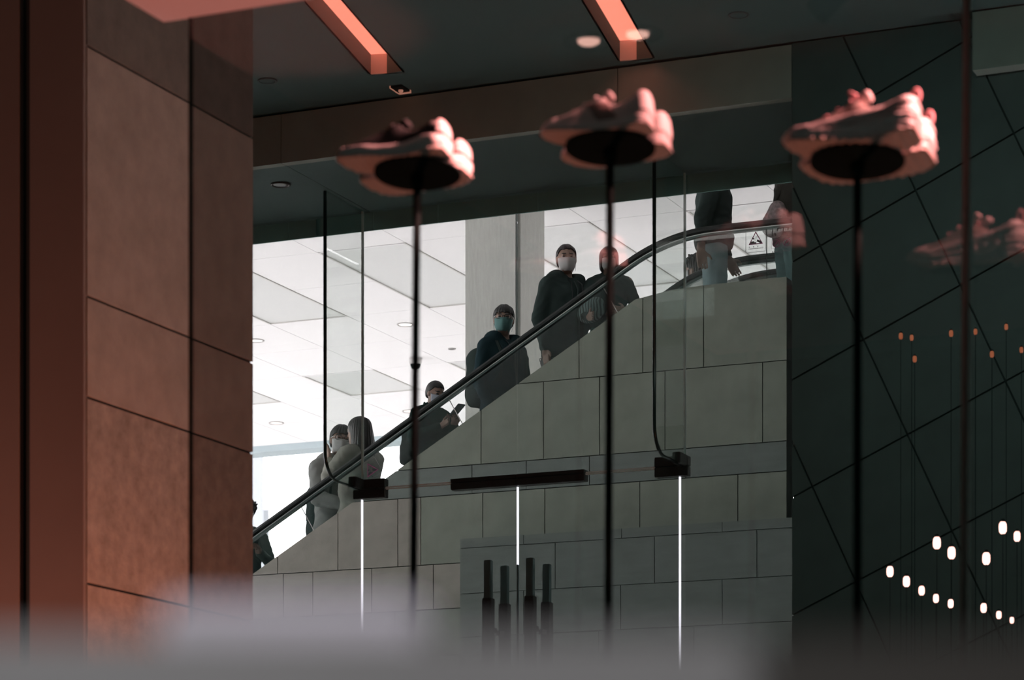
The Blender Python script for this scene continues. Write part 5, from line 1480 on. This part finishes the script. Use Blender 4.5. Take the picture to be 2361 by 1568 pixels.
# D: rider with a phone
ft, H = place(990, 879, 19.82)
def lettering(c):
    x, y, z = c[:, 0], c[:, 1], c[:, 2]
    on = (x > 0.05)
    ink = on & ((((np.abs(z - 1.075) < 0.012) & (y > -0.12) & (y < -0.04))) | ((np.abs(y + 0.08) < 0.012) & (z < 1.075) & (z > 0.97)) |
                ((np.abs(y - 0.005) < 0.022) & (z < 1.085) & (z > 0.97)) | ((np.abs(y - 0.095) < 0.018) & (z < 1.085) & (z > 0.97)))
    return ink.astype(int)
_, MD_, _ = person('rider in a dark green jacket and grey mask, looking at a phone', ft, H, -26, (-4, 14, 0),
       ((0.235, 0.06, 1.14), (0.08, 0.27, 1.24), (-0.35, 1, 0.45), 0.8, (-0.6, 0, 1)), ((-0.235, 0.09, 1.14), (-0.06, 0.30, 1.28), (0.3, 1, 0.5), 0.8, (0.6, 0, 1)),
       'short', M_LILACMASK, False, [F_DKGRN, F_BLACK], F_DJEAN, coat=0.03, hem=0.80, bulk=0.014, collar=True, lean=5, topfun=lettering)
qp = MD_ @ Vector((0.01, 0.43, 1.375))
phone('dark phone held up by the rider in the dark green jacket', qp, MD_.to_3x3() @ Vector((0, 1, 0.62)), MD_.to_3x3() @ Vector((0, -0.62, 1)))
backpack('dark backpack on the rider in the dark green jacket', MD_, 1.12, F_CHAR, (0.13, 0.075, 0.20), -0.235)
# A: rider at the left edge
ft, H = place(563, 1152, 19.82)
_, MA_, _ = person('messy-haired rider cut off by the pier at far left, holding a phone', ft, H, -48, (6, 18, 0),
       ((0.23, 0.06, 1.12), (0.07, 0.27, 1.20), (-0.3, 1, 0.35), 0.8, (-0.6, 0, 1)), ((-0.235, 0.08, 1.12), (-0.07, 0.29, 1.20), (0.3, 1, 0.4), 0.8, (0.6, 0, 1)),
       'messy', None, False, F_SAGE, F_DJEAN, hem=0.84)
qp = MA_ @ Vector((0.0, 0.42, 1.29))
phone('dark phone held by the messy-haired rider at far left', qp, MA_.to_3x3() @ Vector((0.1, 1, 0.4)), MA_.to_3x3() @ Vector((0, -0.4, 1)))
# I: man on the landing, head above the beam
ft, _ = place(1646, 400, 19.82, gz=Z_LAND)
person('man in a black sweater and pale jeans on the landing, head hidden by the beam', ft, 1.72, 24, (0, 0, 0),
       ((0.215, -0.10, 1.11), (0.215, -0.115, 0.86), (0, 0.10, -1), 0.5, (0, 1, 0.2)), ((-0.215, 0.03, 1.11), (-0.205, 0.13, 0.90), (0.05, 0.5, -1), 0.4, (0, 1, 0.2)),
       'short', None, False, F_BLACK, F_JEAN, hem=0.92, bulk=0.014)
# J: person on the second escalator
ft, H = place(1611, 588, 21.28)
person('dark-haired masked person in a white jacket behind the far handrail', ft, max(1.1, min(H, 1.75)), 158, (10, 6, 0), None, None, 'messy', M_WHITEMASK, False, F_WHITE, F_DJEAN, collar=True)
# K: long-haired person at the right edge
ft, _ = place(1824, 400, 19.84, gz=Z_LAND)
_, MK, _ = person('long-haired person in brown at the right edge of the landing', ft, 1.68, 40, (0, 0, 0),
       ((0.25, 0.0, 1.11), (0.24, 0.06, 0.87), (0, 0.2, -1), 0.4, (0, 1, 0.2)), ((-0.25, 0.0, 1.11), (-0.22, 0.10, 0.90), (0, 0.4, -1), 0.4, (0, 1, 0.2)),
       'long', None, False, F_BROWN, F_TEAL, hem=0.92, hairmat=M_HAIRB)
q = P(1786, 512, 19.70)
tb = empty('tote_bag', q - Vector((0, 0, 0.12)), 'speckled grey shoulder bag on the long-haired person', 'bag')
f = Field((-0.16, -0.10, -0.16), (0.16, 0.10, 0.20), 0.009)
f.ellipsoid((0, 0, -0.02), (0.105, 0.06, 0.10), 0.03); f.ellipsoid((0.02, 0, 0.06), (0.075, 0.045, 0.10), 0.04)
field_obj('bag_body', f, mat('speckled_grey_cloth', (0.16, 0.15, 0.15), 0.9, vary=0.5, scale=40, color2=(0.34, 0.26, 0.27)), tb, Matrix.Translation(q))
tube('bag_strap', [q + Vector((-0.01, 0, 0.12)), q + Vector((0.05, 0.03, 0.26)), q + Vector((0.10, 0.08, 0.38))], 0.008, F_BROWN, tb, n=8)
